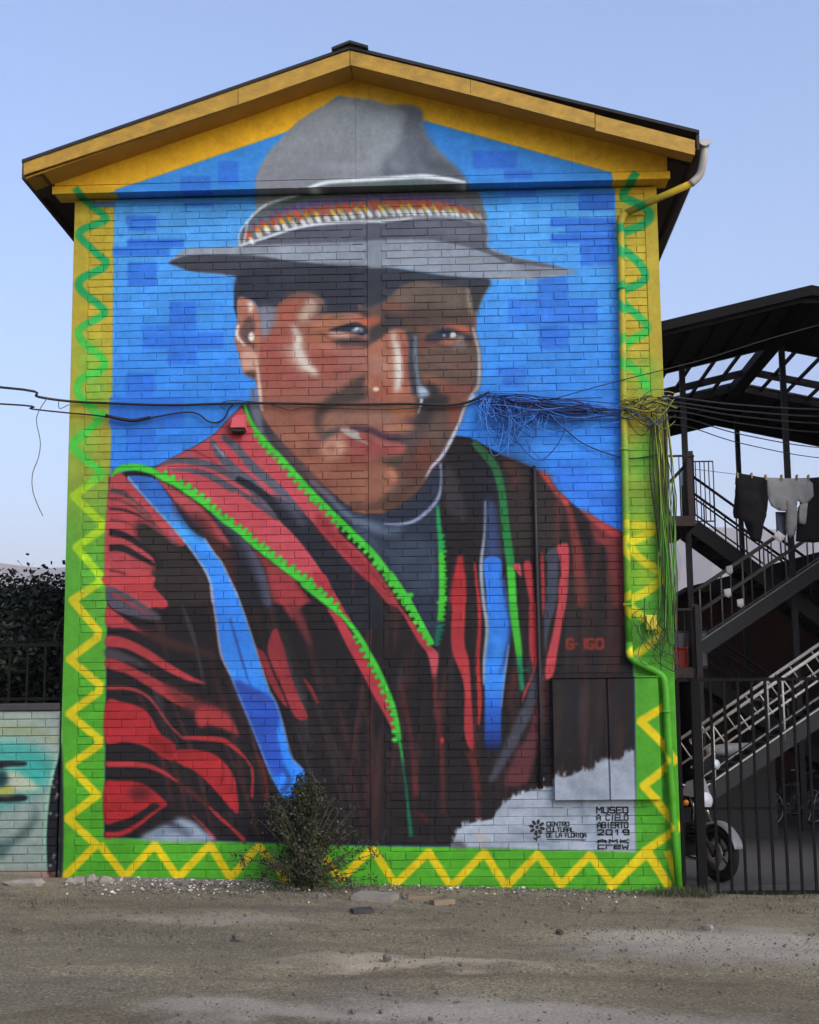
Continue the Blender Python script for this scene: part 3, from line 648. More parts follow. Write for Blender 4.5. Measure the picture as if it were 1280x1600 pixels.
    frill('G', GRN, '380,505 440,535 520,585 620,655 700,722 760,775 860,845 950,925 1080,1025 1200,1115 1290,1180 K:270,45 K:340,100 K:420,165 K:480,215', [9,9,10,9,8,8,9,9,10,10,10,11,10,8], -1, r=4.4, step=12)
    frill('K', GRN, '470,205 530,270 590,350 640,440 690,530 740,640 780,745 805,860 812,930', [6,8,8,9,9,8,8,8,7], 1, r=3.8, step=12, lo=.2)
    S('K', (52,150,66), '806,900 825,990 835,1060', [6,4,3], .7)
    S('K', (28,106,76), '830,1030 850,1180 866,1330 882,1480', [3,3.5,5,7], .8)
    # hat
    HAT = '400,330 398,300 400,278 405,262 420,237 450,206 466,190 490,174 527,155 547,152 580,157 610,165 640,164 660,173 660,193 664,207 672,222 690,240 707,257 718,270 728,285 740,296 752,309 757,335 761,360 763,387 800,401 850,412 903,425 870,432 830,437 790,438 740,435 700,432 664,426 616,420 560,421 500,414 447,410 420,425 372,430 340,428 300,424 275,415 264,411 278,397 292,388 375,385'
    P('p', grad('y', [(160,(150,152,158)),(300,(142,140,146)),(420,(150,154,166))]), HAT, .7, sm=False)
    S('p', (164,166,172), '470,230 500,200 560,180 600,190 580,260 520,280', [10,40,50,50,50,30], 14, .5)
    P('B', (112,114,124), '200,100 260,90 350,118 358,190 380,260 440,340 540,440 600,520 680,600 480,520 340,480 140,480 160,380 220,320 250,200 270,130', 4)
    P('B', (92,94,104), '340,330 400,380 540,440 600,510 560,500 440,460 360,420', 5, .8)
    P('B', (138,140,148), '170,420 220,330 260,380 240,470', 7, .6)
    P('p', (98,98,110), '378,384 420,370 460,357 500,350 560,345 640,342 700,340 752,348 760,360 763,388 800,402 850,412 880,420 800,412 763,397 720,384 672,375 600,375 560,378 480,381 420,382', .9)
    P('p', (118,116,126), '640,350 700,348 755,356 760,375 700,368', 5, .6)
    P('B', (122,122,132), '780,920 860,960 1000,990 1180,1005 1215,1015 1000,1040 940,1020', 3, .7)
    P('p', (74,74,84), '264,411 280,403 300,399 340,398 400,400 447,407 500,413 560,420 616,421 590,438 420,440 372,432 340,428 300,424 275,416', 1)
    P('C', (58,60,70), '130,62 150,20 700,-30 1280,-20 1280,120 700,200 150,200', 3, .9)
    P('p', (62,64,74), '560,421 616,421 664,427 700,433 740,436 763,438 760,448 700,446 640,440 600,470 566,480', 2.5)
    # centre post stays a little lighter through hat and hair
    P('p', (138,146,154), '575,378 596,378 596,420 576,420', 1, .6, sm=False)
    # hat band
    P('p', (112,114,118), '375,384 376,365 388,347 400,332 415,321 440,312 465,305 490,293 512,286 545,283 622,278 664,276 700,280 730,287 745,300 753,318 757,345 700,338 640,340 560,344 500,349 460,356 420,369', 1)
    P('p', (124,118,120), '388,380 400,352 430,334 480,324 560,316 640,312 720,320 755,332 756,346 700,338 640,340 560,344 500,349 460,356 420,369', 2)
    xs = [390+13.0*i for i in range(15)] + [585+11.5*i for i in range(15)]
    cx = [385,400,420,460,500,560,600,650,700,750]; cy = [376,364,354,342,335,328,325,324,327,336]
    for i, x in enumerate(xs):
        y = float(np.interp(x, cx, cy)); far = max(0, (x-680)/75); sz = 1 - .45*far
        tilt = .55
        for col, dy, w, al in (((110,84,150), -16, 9, .8), ((206,92,58), -7, 10, .92), ((226,176,60) if i % 3 else (214,96,60), .5, 8, .95), ((226,226,224), 8, 9, .95)):
            dy *= sz*(1.0 if x > 440 else .62); yy = y + dy
            jj = RNG.uniform(-1.5, 1.5)
            lay([ribbon(np.array([(x+jj-7*tilt+dy*.6, yy-5*sz), (x+jj+dy*.6, yy), (x+jj+7*tilt+dy*.6, yy+5*sz)]), [w*.5*sz, w*.9*sz, w*.5*sz])], col, .8, al*(1-.35*far))
        if i % 2: lay([ribbon(np.array([(x-8, y-14*sz), (x, y), (x+6, y+12*sz)]), [.8, 1.3, .8])], (66,58,70), .6, .7)
    S('p', (70,104,84), '420,328 480,308 560,296 640,290 700,292', [2,6,7,6,4], 2, .7); S('p', (120,88,150), '430,334 480,322 560,312 640,308 720,312', [2,4,5,4,3], 2, .5)
    S('p', (228,230,232), '384,350 397,335 415,321 440,312 465,305 485,294 510,286.5 545,283.5 622,278.5 664,276.5 700,281 728,286', [2.5,3.5,4,4,4,5,6,6,7,8,6,3], .7)
    S('p', (226,228,232), '376,384 420,370 460,357.5 500,350.5 560,347 600,346 645,341', [3,4,4,4,3.6,4,2], .7)
    S('p', (150,150,160), '645,341 700,339 750,350', [3,3,2], .8)
    S('p', (224,222,228), '375,385 374,365 386,348 384,365 381,382', [2.5,2,2,2,2.5], .5)
    # graffiti on the low wall to the left
    lay([np.array([(0,1090),(97,1090),(95,1390),(0,1390)], float)], (156,164,154), .5)
    P('V', (150,160,152), '-20,1180 150,1120 200,1250 190,1460 -20,1460', 6)
    P('V', (150,156,120), '-20,800 100,810 200,840 250,890 160,860 -20,850', 5, .8)
    P('V', (70,160,150), '-20,900 100,890 190,930 230,1000 180,1080 90,1130 -20,1150', 9)
    P('V', (96,168,156), '-20,940 60,930 110,980 60,1060 -20,1070', 9, .7)
    P('V', (46,44,48), '-20,968 100,968 100,984 20,990 -20,1010', 1.2)
    P('V', (40,40,46), '-20,1112 100,1112 100,1136 -20,1140', 1.2)
    P('V', (182,184,160), '0,1020 60,1010 170,1085 40,1105 -10,1100', 3)
    P('V', (172,166,70), '-20,1075 40,1072 50,1106 -20,1108', 3, .9)
    P('V', (40,70,76), '-20,1010 20,1010 30,1060 -20,1080', 3)
    P('V', (84,104,100), '-20,1330 60,1290 140,1200 150,1140 160,1200 120,1280 50,1330 -20,1420', 4)
    P('V', (36,38,42), '268,910 240,980 215,1080 200,1200 195,1330 205,1460 268,1460', 1.2)
    S('V', (140,190,160), '258,880 238,960 212,1060 197,1190 190,1320 197,1440', [3,3.5,3.5,3,3,2], .8)
    for k in range(24):
        D_('V', (196,192,184), f'V:{RNG.uniform(212,255):.0f},{RNG.uniform(1000,1450):.0f}', RNG.uniform(.7, 2.2), None, soft=.6, al=.9)
    P('V', (150,92,74), '-20,1450 200,1440 260,1460 260,1500 -20,1500', 6, .6)
    # grain of roller and spray paint
    n = .022*smooth_noise((PH, PW), 45, 13, 3) + .012*smooth_noise((PH, PW), 9, 26, 4) + .014*smooth_noise((PH, PW), 4, 4, 5) + .02*smooth_noise((PH, PW), 90, 110, 6)
    CAN[:] = np.clip(CAN*(1 + n[..., None]) + n[..., None]*.02, 0, 1)
    CAN[:] = 1.02*CAN**1.10
    for k in range(3): CAN[..., k] += .75*(CAN[..., k] - blur(CAN[..., k], 1.3))
    np.clip(CAN, 0, 1, out=CAN)
    for k in range(46):      # thin runs of paint
        x, y, l = RNG.uniform(175, 980), RNG.uniform(420, 1250), RNG.uniform(10, 46)
        c = CAN[int(y), int(x)]*255
        lay([ribbon(np.array([(x, y), (x+RNG.uniform(-.6, .6), y+l*.6), (x, y+l)]), [1.6, 1.2, 1.8])], tuple(c*RNG.choice((.8, 1.12))), .4, .7)
    # specks where the paint has flaked or spattered
    for k in range(260):
        x, y = RNG.uniform(165, 985), RNG.uniform(1000, 1310)
        if RNG.random() < .55: x, y = RNG.gauss(520, 130), RNG.gauss(1180, 60)
        lay([disc(x, y, RNG.uniform(.35, 1.0), None, 6)], (170,164,150), .3, .75)

# ================================================================ paint carried to the wall, in metres
paint()
TX0, TX1, TZ0, TZ1, TPX = -1.4, 7.1, -.6, 9.2, 190
Y_GABLE, Z_LEDGE = -.20, 7.478
def bake():
    w, h = int((TX1-TX0)*TPX), int((TZ1-TZ0)*TPX)
    X, Z = np.meshgrid(TX0 + (np.arange(w)+.5)/TPX, TZ0 + (np.arange(h)+.5)/TPX)
    Yp = np.where(Z > Z_LEDGE, Y_GABLE, 0.0)
    u, v = to_photo(X, Yp, Z)
    u = np.abs(u-.5); v = v-.5
    u = np.clip(u, 0, PW-1.001); v = np.clip(v, 0, PH-1.001)
    ui, vi = u.astype(int), v.astype(int); fu, fv = (u-ui)[..., None], (v-vi)[..., None]
    c = (CAN[vi, ui]*(1-fu) + CAN[vi, ui+1]*fu)*(1-fv) + (CAN[vi+1, ui]*(1-fu) + CAN[vi+1, ui+1]*fu)*fv
    out = np.ones((h, w, 4), np.float32); out[..., :3] = c
    im = bpy.data.images.new('wall_paint', w, h); im.pixels.foreach_set(out.ravel()); im.update(); im.pack()
    return im
IMG = bake()
def mural_material(name, gain=(1, 1, 1), rough=.62, bump=.25, dx=0.0):
    m = bpy.data.materials.new(name); m.use_nodes = True; nt = m.node_tree; b = nt.nodes['Principled BSDF']
    geo = nt.nodes.new('ShaderNodeNewGeometry'); sp = nt.nodes.new('ShaderNodeSeparateXYZ'); nt.links.new(geo.outputs['Position'], sp.inputs[0])
    cb = nt.nodes.new('ShaderNodeCombineXYZ')
    for ax, (lo, hi), k in (('X', (TX0, TX1), 0), ('Z', (TZ0, TZ1), 1)):
        mr = nt.nodes.new('ShaderNodeMapRange'); mr.clamp = False
        mr.inputs['From Min'].default_value = lo - (dx if ax == 'X' else 0); mr.inputs['From Max'].default_value = hi - (dx if ax == 'X' else 0)
        nt.links.new(sp.outputs[ax], mr.inputs['Value']); nt.links.new(mr.outputs[0], cb.inputs[k])
    tx = nt.nodes.new('ShaderNodeTexImage'); tx.image = IMG; tx.extension = 'EXTEND'; tx.interpolation = 'Linear'
    nt.links.new(cb.outputs[0], tx.inputs[0])
    tn = nt.nodes.new('ShaderNodeAttribute'); tn.attribute_name = 'tone'   # each brick took the paint a little differently
    tm = nt.nodes.new('ShaderNodeMapRange'); tm.inputs['To Min'].default_value = .90; tm.inputs['To Max'].default_value = 1.09; nt.links.new(tn.outputs['Fac'], tm.inputs['Value'])
    # dust and weathering that lies on the paint
    n = nt.nodes.new('ShaderNodeTexNoise'); n.inputs['Scale'].default_value = 9; n.inputs['Detail'].default_value = 8; n.inputs['Roughness'].default_value = .7
    nt.links.new(geo.outputs['Position'], n.inputs['Vector'])
    rp = nt.nodes.new('ShaderNodeValToRGB'); rp.color_ramp.elements[0].position = .35; rp.color_ramp.elements[1].position = .75
    rp.color_ramp.elements[0].color = tuple(g*.86 for g in gain) + (1,); rp.color_ramp.elements[1].color = tuple(g*1.08 for g in gain) + (1,)
    nt.links.new(n.outputs['Fac'], rp.inputs[0])
    mx = nt.nodes.new('ShaderNodeMix'); mx.data_type = 'RGBA'; mx.blend_type = 'MULTIPLY'; mx.inputs[0].default_value = 1
    nt.links.new(tx.outputs[0], mx.inputs[6]); nt.links.new(rp.outputs[0], mx.inputs[7]); tv = nt.nodes.new('ShaderNodeVectorMath'); tv.operation = 'SCALE'; nt.links.new(mx.outputs[2], tv.inputs[0]); nt.links.new(tm.outputs[0], tv.inputs['Scale']); nt.links.new(tv.outputs[0], b.inputs['Base Color'])
    b.inputs['Roughness'].default_value = rough; b.inputs['Specular IOR Level'].default_value = .15
    n2 = nt.nodes.new('ShaderNodeTexNoise'); n2.inputs['Scale'].default_value = 70; n2.inputs['Detail'].default_value = 5; nt.links.new(geo.outputs['Position'], n2.inputs['Vector'])
    bp = nt.nodes.new('ShaderNodeBump'); bp.inputs['Strength'].default_value = bump; bp.inputs['Distance'].default_value = .006
    nt.links.new(n2.outputs['Fac'], bp.inputs['Height']); nt.links.new(bp.outputs[0], b.inputs['Normal'])
    return m
M_MUR = mural_material('mural paint on masonry', (.80, .88, .90))
M_MURC = mural_material('mural paint on smooth render and sheet', (.80, .88, .90), .6, .12)
M_PIPE = mural_material('border paint on the downpipe', (.80, .88, .90), .5, .05, .10)
M_ROOF = mat('dark roofing sheet', (38, 38, 42), .8, .3, 4, .3, 30)
M_FASC = mat('weathered ochre fascia paint', (178, 138, 42), .65, .3, 5, .2, 60, col2=(134, 104, 40), stretch=(1.2, 1, 2.0))
M_SOFF = mat('ochre soffit paint', (178, 128, 26), .7, .25, 3, .1, 50)
M_WOOD = mat('dark eave timber', (52, 44, 38), .85, .4, 5, .4, 30)
M_SIDE = mat('plain side wall render', (140, 120, 100), .9, .25, 2, .3, 40)
M_PVC = mat('white plastic gutter', (168, 164, 158), .4, .12, 8)
M_DKPVC = mat('grey gutter', (60, 58, 60), .5, .2, 8)
M_CONC = mat('grey concrete', (132, 126, 118), .9, .3, 7, .6, 50)
M_COPE = mat('dark stained coping', (58, 56, 56), .9, .35, 8, .5, 50)
M_IRON = mat('black painted iron', (20, 20, 21), .75, .35, 25, .2, 90, spec=.1)
M_IRONR = mat('dark brown painted steel', (48, 30, 27), .6, .35, 12, .2, 60)
M_STEEL = mat('bare galvanised steel', (170, 170, 172), .35, .25, 20, metal=.85)
M_STEELD = mat('dull dark steel', (32, 32, 36), .6, .3, 15, .1, 60, metal=.2)
M_CABLE = mat('black cable sheath', (20, 20, 22), .55, .3, 40)
M_CABLEG = mat('old grey wire', (96, 92, 90), .6, .3, 40)

# ================================================================ ground
def ground_z(x, y):
    xc = min(max(x, -3.0), 9.0)
    return -.03*xc - .012*max(-y, 0)*0 + .0
rg = np.random.default_rng(5)
def build_ground():
    xs = np.concatenate([[-9000, -2500, -700, -200, -60, -25, -12], np.linspace(-6, 14, 201), [20, 30, 60, 200, 700, 2500, 9000]])
    ys = np.concatenate([[-900, -300, -100, -40, -24, -17], np.linspace(-13, 1.0, 141), [4, 10, 25, 60, 200, 700, 2500, 9000]])
    nx, ny = len(xs), len(ys)
    lump = smooth_noise((ny, nx), 14, 14, 21)*.018 + smooth_noise((ny, nx), 5, 5, 22)*.008 + smooth_noise((ny, nx), 2, 2, 23)*.004
    vs = []
    for j, y in enumerate(ys):
        for i, x in enumerate(xs):
            z = ground_z(x, y)
            if -6 <= x <= 14 and -13 <= y <= 1: z += float(lump[j, i])
            # rubble and spoil heaped against the foot of the wall
            if -1.5 < x < 7: z += 0; z += .05*math.exp(-((y+.2)/.55)**2)*(.55 + .45*math.sin(x*1.3+1))
            # two shallow wheel ruts crossing the lot, with low shoulders
            if -6 <= x <= 14 and -9 < y < -1:
                for yr in (-3.3, -4.85):
                    t_ = (y - yr - .1*x + .5 + .12*math.sin(x*.9))/.2; z += -.03*math.exp(-t_*t_) + .014*math.exp(-(abs(t_)-1.7)**2*2)
            vs.append((x, y, z - .012))
    fs = [(j*nx+i, j*nx+i+1, (j+1)*nx+i+1, (j+1)*nx+i) for j in range(ny-1) for i in range(nx-1)]
    m = bpy.data.materials.new('compacted dirt'); m.use_nodes = True; nt = m.node_tree; b = nt.nodes['Principled BSDF']
    geo = nt.nodes.new('ShaderNodeNewGeometry')
    def noise(sc, det=8, ro=.65):
        n = nt.nodes.new('ShaderNodeTexNoise'); n.inputs['Scale'].default_value = sc; n.inputs['Detail'].default_value = det; n.inputs['Roughness'].default_value = ro
        nt.links.new(geo.outputs['Position'], n.inputs['Vector']); return n.outputs['Fac']
    def ramp(src, stops):
        r = nt.nodes.new('ShaderNodeValToRGB'); e = r.color_ramp.elements
        e[0].position, e[0].color = stops[0][0], (*lin(stops[0][1]), 1); e[1].position, e[1].color = stops[-1][0], (*lin(stops[-1][1]), 1)
        for p, c in stops[1:-1]:
            k = e.new(p); k.color = (*lin(c), 1)
        nt.links.new(src, r.inputs[0]); return r.outputs[0]
    def mix(a, c, fac, mode='MIX'):
        x = nt.nodes.new('ShaderNodeMix'); x.data_type = 'RGBA'; x.blend_type = mode
        nt.links.new(fac, x.inputs[0]) if not isinstance(fac, float) else setattr(x.inputs[0], 'default_value', fac)
        nt.links.new(a, x.inputs[6]); nt.links.new(c, x.inputs[7]); return x.outputs[2]
    big = ramp(noise(.7, 6, .6), [(.3, (108, 98, 86)), (.5, (126, 115, 102)), (.72, (142, 130, 115))])
    mid = ramp(noise(3.2), [(.3, (92, 84, 76)), (.55, (128, 117, 105)), (.75, (152, 141, 126))])
    fine = ramp(noise(45, 4, .7), [(.32, (52, 46, 42)), (.5, (124, 115, 104)), (.68, (204, 196, 184))])
    c = mix(big, mid, .5); c = mix(c, fine, .46)
    dk = nt.nodes.new('ShaderNodeRGB'); dk.outputs[0].default_value = (1.16, 1.20, 1.02, 1); c = mix(c, dk.outputs[0], 1.0, 'MULTIPLY')
    # wheel tracks: long streaks drawn out along the wall
    mp_ = nt.nodes.new('ShaderNodeMapping'); mp_.inputs['Scale'].default_value = (.3, .9, 1); mp_.inputs['Rotation'].default_value = (0, 0, .12); nt.links.new(geo.outputs['Position'], mp_.inputs['Vector'])
    ns = nt.nodes.new('ShaderNodeTexNoise'); ns.inputs['Scale'].default_value = 1.1; ns.inputs['Detail'].default_value = 9; ns.inputs['Roughness'].default_value = .65; nt.links.new(mp_.outputs[0], ns.inputs['Vector'])
    trk = ramp(ns.outputs['Fac'], [(.34, (200, 195, 190)), (.5, (230, 228, 226)), (.66, (255, 252, 246))])
    c = mix(c, trk, 1.0, 'MULTIPLY')
    # oil-dark and pale dusty patches
    pat = ramp(noise(1.3, 3, .5), [(.60, (0, 0, 0)), (.72, (255, 255, 255))])
    st = nt.nodes.new('ShaderNodeRGB'); st.outputs[0].default_value = (*lin((82, 74, 66)), 1)
    f = nt.nodes.new('ShaderNodeMath'); f.operation = 'MULTIPLY'; f.inputs[1].default_value = .45; nt.links.new(pat, f.inputs[0])
    c = mix(c, st.outputs[0], f.outputs[0])
    # worn and stained places, each with its own ragged outline
    warp = nt.nodes.new('ShaderNodeTexNoise'); warp.inputs['Scale'].default_value = 1.7; warp.inputs['Detail'].default_value = 7; nt.links.new(geo.outputs['Position'], warp.inputs['Vector'])
    wv = nt.nodes.new('ShaderNodeVectorMath'); wv.operation = 'MULTIPLY_ADD'; wv.inputs[1].default_value = (1.3, 1.3, 0); wv.inputs[2].default_value = (-.65, -.65, 0); nt.links.new(warp.outputs['Color'], wv.inputs[0])
    pw = nt.nodes.new('ShaderNodeVectorMath'); pw.operation = 'ADD'; nt.links.new(geo.outputs['Position'], pw.inputs[0]); nt.links.new(wv.outputs[0], pw.inputs[1])
    for px, py, rx, ry, rot, colr, st_ in ((660, 1497, 1.0, .28, .10, (196, 180, 154), .75), (1000, 1512, .32, .22, 0, (78, 64, 52), .75), (230, 1475, 1.5, .9, .1, (92, 88, 70), .55), (1150, 1455, 1.5, .9, .1, (172, 166, 154), .75), (560, 1570, 1.3, .45, .05, (176, 168, 154), .7), (330, 1440, 1.2, .3, .1, (160, 152, 138), .6), (80, 1545, .9, .6, 0, (88, 84, 70), .5), (860, 1580, 1.4, .5, -.1, (170, 162, 150), .7), (450, 1420, 1.8, .3, 0, (84, 78, 72), .5), (1000, 1425, 1.0, .25, 0, (132, 112, 92), .45), (560, 1545, .5, .5, 0, (100, 92, 80), .5)):
        g = on_ground(px, py, -.1)
        m4 = nt.nodes.new('ShaderNodeMapping'); m4.vector_type = 'TEXTURE'; m4.inputs['Location'].default_value = (g[0], g[1], 0); m4.inputs['Rotation'].default_value = (0, 0, rot); m4.inputs['Scale'].default_value = (rx, ry, 1e6)
        nt.links.new(pw.outputs[0], m4.inputs['Vector'])
        ln = nt.nodes.new('ShaderNodeVectorMath'); ln.operation = 'LENGTH'; nt.links.new(m4.outputs[0], ln.inputs[0])
        mr = nt.nodes.new('ShaderNodeMapRange'); mr.interpolation_type = 'SMOOTHSTEP'; mr.inputs['From Min'].default_value = 1.25; mr.inputs['From Max'].default_value = .45; mr.inputs['To Max'].default_value = st_; nt.links.new(ln.outputs['Value'], mr.inputs['Value'])
        cc = nt.nodes.new('ShaderNodeRGB'); cc.outputs[0].default_value = (*lin(colr), 1)
        gr = mix(cc.outputs[0], fine, .3)
        c = mix(c, gr, mr.outputs[0])
    nt.links.new(c, b.inputs['Base Color']); b.inputs['Roughness'].default_value = .95; b.inputs['Specular IOR Level'].default_value = .15
    bp = nt.nodes.new('ShaderNodeBump'); bp.inputs['Strength'].default_value = .9; bp.inputs['Distance'].default_value = .03
    ad = nt.nodes.new('ShaderNodeMath'); ad.operation = 'ADD'; nt.links.new(noise(60, 5, .7), ad.inputs[0]); nt.links.new(noise(9, 6, .6), ad.inputs[1])
    nt.links.new(ad.outputs[0], bp.inputs['Height']); nt.links.new(bp.outputs[0], b.inputs['Normal'])
    mb = MB(); mb.v = vs; mb.f = fs
    o = mb.build('ground', m, None, True, False); tag(o, None, None, None, 'structure')
    return m
M_DIRT = build_ground()
M_ASPH = mat('worn yard paving', (70, 68, 70), .85, .3, 3, .4, 60)
o = MB().box(6.62, 30, .42, 60, -.5, -.16).build('yard_pavement', M_ASPH); tag(o, None, kind='structure')

# ================================================================ the painted building
BW, BD = 6.55, 22.0
house = thing('apartment_building', 'three-storey brick block whose gable wall carries a mural of a man in a grey hat', 'building')
ZB = -.45
rb = random.Random(4)
PIL = [(0.0, .165), (3.315, 3.465), (6.41, BW)]
BEAM = [(2.265, 2.585), (4.83, 5.165), (7.40, 7.478)]
front = MB().box(.02, BW-.02, .009, .25, ZB, 7.478).build('front_wall', M_MUR, house); front['label'] = 'brick gable wall painted with the mural'
for a, b_ in PIL:
    j = rb.uniform(-.001, .002)
    MB().bbox(a, b_, -.003+j, .02, ZB, 7.478, .004).build('concrete_pillar', M_MURC, house)
for k, (a, b_) in enumerate(BEAM):
    for (p, q) in ((PIL[0][1]+.002, PIL[1][0]-.002), (PIL[1][1]+.002, PIL[2][0]-.002)):
        MB().bbox(p, q, -.001, .02, a, b_, .004).build('floor_beam', M_MURC, house)
# bricks: running bond in two bays and three storeys
def tone(me, vals, per=None):
    at_ = me.attributes.new('tone', 'FLOAT', 'POINT'); n = len(me.vertices)
    at_.data.foreach_set('value', np.repeat(np.array(vals, np.float32), per or n)[:n]); return me
def brick_mesh(w, h, name):
    return MB().bbox(-w/2, w/2, 0, .018, -h/2, h/2, .0045).mesh(name, M_MUR)
PITCHX, JX, JZ = .309, .006, .0085
bricks = []
for (z0, z1, n) in ((ZB, BEAM[0][0], 31), (BEAM[0][1], BEAM[1][0], 26), (BEAM[1][1], BEAM[2][0], 26)):
    ch = (z1-z0)/n
    for c in range(n):
        zc = z0 + ch*(c+.5)
        for (p, q) in ((PIL[0][1], PIL[1][0]), (PIL[1][1], PIL[2][0])):
            x = p - (.5*PITCHX if c % 2 else 0) + (.02 if p < 1 else .06)
            while x < q:
                a, b2 = max(x, p+.003), min(x+PITCHX, q-.003); x += PITCHX
                if b2-a > .045: bricks.append(((a+b2)/2, zc, b2-a-JX, ch-JZ))
FULLW = PITCHX-JX
full = [b_ for b_ in bricks if abs(b_[2]-FULLW) < 1e-6 and b_[1] > -.1]
hid = lambda b_: (5.25 < b_[0] < 6.4 and .75 < b_[1] < 2.15) or (2.0 < b_[0] < 3.1 and b_[1] < .9)
full = sorted([b_ for b_ in full if not hid(b_)], key=lambda b_: math.hypot(b_[0]-CAM_X, b_[1]-CAM_Z))[:300]
fs_ = set(full); cache = {}
for i, (x, z, w, h) in enumerate(full):
    key = (round(h, 4), rb.randrange(8))
    if key not in cache: cache[key] = tone(brick_mesh(w, h, 'brick'), [(key[1]+.5)/8])
    o = link('brick', cache[key], front); o.location = (x + rb.uniform(-.001, .001), rb.uniform(-.0022, .0022), z + rb.uniform(-.0012, .0012)); o.rotation_euler = (rb.uniform(-.012, .012), rb.uniform(-.003, .003), rb.uniform(-.004, .004))
rest = MB(); tones = []
for (x, z, w, h) in bricks:
    if (x, z, w, h) in fs_: continue
    y = rb.uniform(-.0025, .0025); w -= rb.uniform(0, .004); h -= rb.uniform(-.003, .003); dz = rb.uniform(-.0012, .0012)
    tones.append(rb.uniform(.02, 1)); rest.bbox(x-w/2, x+w/2, y, y+.018, z+dz-h/2, z+dz+h/2, .0045)
o = rest.build('bricks', M_MUR, front, recalc=False); o['kind'] = 'stuff'; tone(o.data, tones, 24)
# joints that mortar and paint have filled almost flush
fill = MB()
for (x, z, w, h) in bricks:
    low = z < 2.2
    if rb.random() < (.45 if low else .3):
        fill.box(x+w/2-.002, x+w/2+JX+.002, rb.uniform(.001, .004), .012, z-h/2, z+h/2)
    if rb.random() < (.5 if low else .22):
        a = x-w/2+rb.uniform(0, w*.5); b2 = min(a+rb.uniform(.06, .25), x+w/2); fill.box(a, b2, rb.uniform(.0015, .004), .012, z-h/2-JZ-.002, z-h/2+.002)
o = fill.build('mortar_fill', M_MUR, front, recalc=False); o['kind'] = 'stuff'
# stencilled lettering: a thin film of ink on the bricks
lettering()
ink = MB()
for P_ in INK_POLYS:
    q = [at(px, py, -.0045) for px, py in P_]; ink.add(q, [tuple(range(len(q)))])
M_INK = mat('black stencil ink', (26, 28, 34), .7, .2, 30)
o = ink.build('lettering', M_INK, front, False, False); o['label'] = 'black stencilled lettering and flower emblem low on the right'
# other walls
MB().box(.0, .2, .26, BD, ZB, 7.44).build('side_wall', M_SIDE, house)
MB().box(BW-.2, BW, .26, BD, ZB, 7.44).build('side_wall', M_SIDE, house)
MB().box(.2, BW-.2, BD-.2, BD-.005, ZB, 7.5).build('rear_wall', M_SIDE, house)
# gable: four fibre-cement sheets over a backing, with a trim strip along their foot
RIDGE = at(547, 71, -.62); EL = at(34, 249, -.62); ER = at(1093, 203, -.62)
def roof_top(x):
    if x <= RIDGE[0]: return EL[2] + (RIDGE[2]-EL[2])*(x-EL[0])/(RIDGE[0]-EL[0])
    return RIDGE[2] + (ER[2]-RIDGE[2])*(x-RIDGE[0])/(ER[0]-RIDGE[0])
ROOF_T, SOF = .035, .205
GX = [-.18, at(230, 250, Y_GABLE)[0], at(556, 230, Y_GABLE)[0], at(893, 240, Y_GABLE)[0], 6.65]
ZT0, ZT1 = Z_LEDGE+.004, 7.57
for a, b_ in zip(GX[:-1], GX[1:]):
    a2, b2 = a+.0015, b_-.0015
    poly = [(a2, ZT1+.012), (b2, ZT1+.012), (b2, roof_top(b2)-SOF+.03)]
    if a2 < RIDGE[0] < b2: poly.append((RIDGE[0], RIDGE[2]-SOF+.03))
    poly.append((a2, roof_top(a2)-SOF+.03))
    MB().prism(poly, Y_GABLE, Y_GABLE+.012).build('gable_panel', M_MURC, house)
MB().prism([(-.15, ZT1-.02), (6.62, ZT1-.02), (6.62, roof_top(6.62)-SOF), (RIDGE[0], RIDGE[2]-SOF), (-.15, roof_top(-.15)-SOF)], Y_GABLE+.014, .2).build('gable_backing', M_WOOD, house)
MB().hexa([(-.2, Y_GABLE-.012, ZT0), (6.675, Y_GABLE-.012, ZT0+.004), (6.675, Y_GABLE+.02, ZT0+.004), (-.2, Y_GABLE+.02, ZT0), (-.2, Y_GABLE-.012, ZT1), (6.675, Y_GABLE-.012, ZT1+.002), (6.675, Y_GABLE+.02, ZT1+.002), (-.2, Y_GABLE+.02, ZT1)]).build('gable_trim', M_MURC, house)
MB().box(-.19, 6.665, Y_GABLE+.022, .1, ZT0+.012, ZT1-.03).build('ledge_soffit', M_MURC, house)
# roof: two slopes of sheet on timber, ridge cap, fascia boards, soffits
def slope(xa, xb, y0, y1, t0, t1, name, m):
    za0, zb0 = roof_top(xa), roof_top(xb)
    return MB().hexa([(xa, y0, za0-t1), (xb, y0, zb0-t1), (xb, y1, zb0-t1), (xa, y1, za0-t1), (xa, y0, za0-t0), (xb, y0, zb0-t0), (xb, y1, zb0-t0), (xa, y1, za0-t0)]).build(name, m, house)
slope(EL[0], RIDGE[0]-.002, -.62, BD+.5, 0, ROOF_T, 'roof_sheet', M_ROOF)
slope(RIDGE[0]+.002, ER[0], -.62, BD+.5, 0, ROOF_T, 'roof_sheet', M_ROOF)
slope(EL[0]+.03, RIDGE[0]-.004, -.55, Y_GABLE-.002, SOF-.025, SOF, 'soffit_panel', M_SOFF)
slope(RIDGE[0]+.004, ER[0]-.03, -.55, Y_GABLE-.002, SOF-.025, SOF, 'soffit_panel', M_SOFF)
slope(EL[0]+.04, -.0, Y_GABLE+.25, BD+.4, SOF-.1, SOF-.06, 'eave_soffit', M_WOOD)
slope(BW+.0, ER[0]-.04, Y_GABLE+.25, BD+.4, SOF-.1, SOF-.06, 'eave_soffit', M_WOOD)
slope(EL[0]+.02, -.2, -.54, Y_GABLE+.25, SOF-.02, SOF+.0, 'eave_return', M_WOOD)
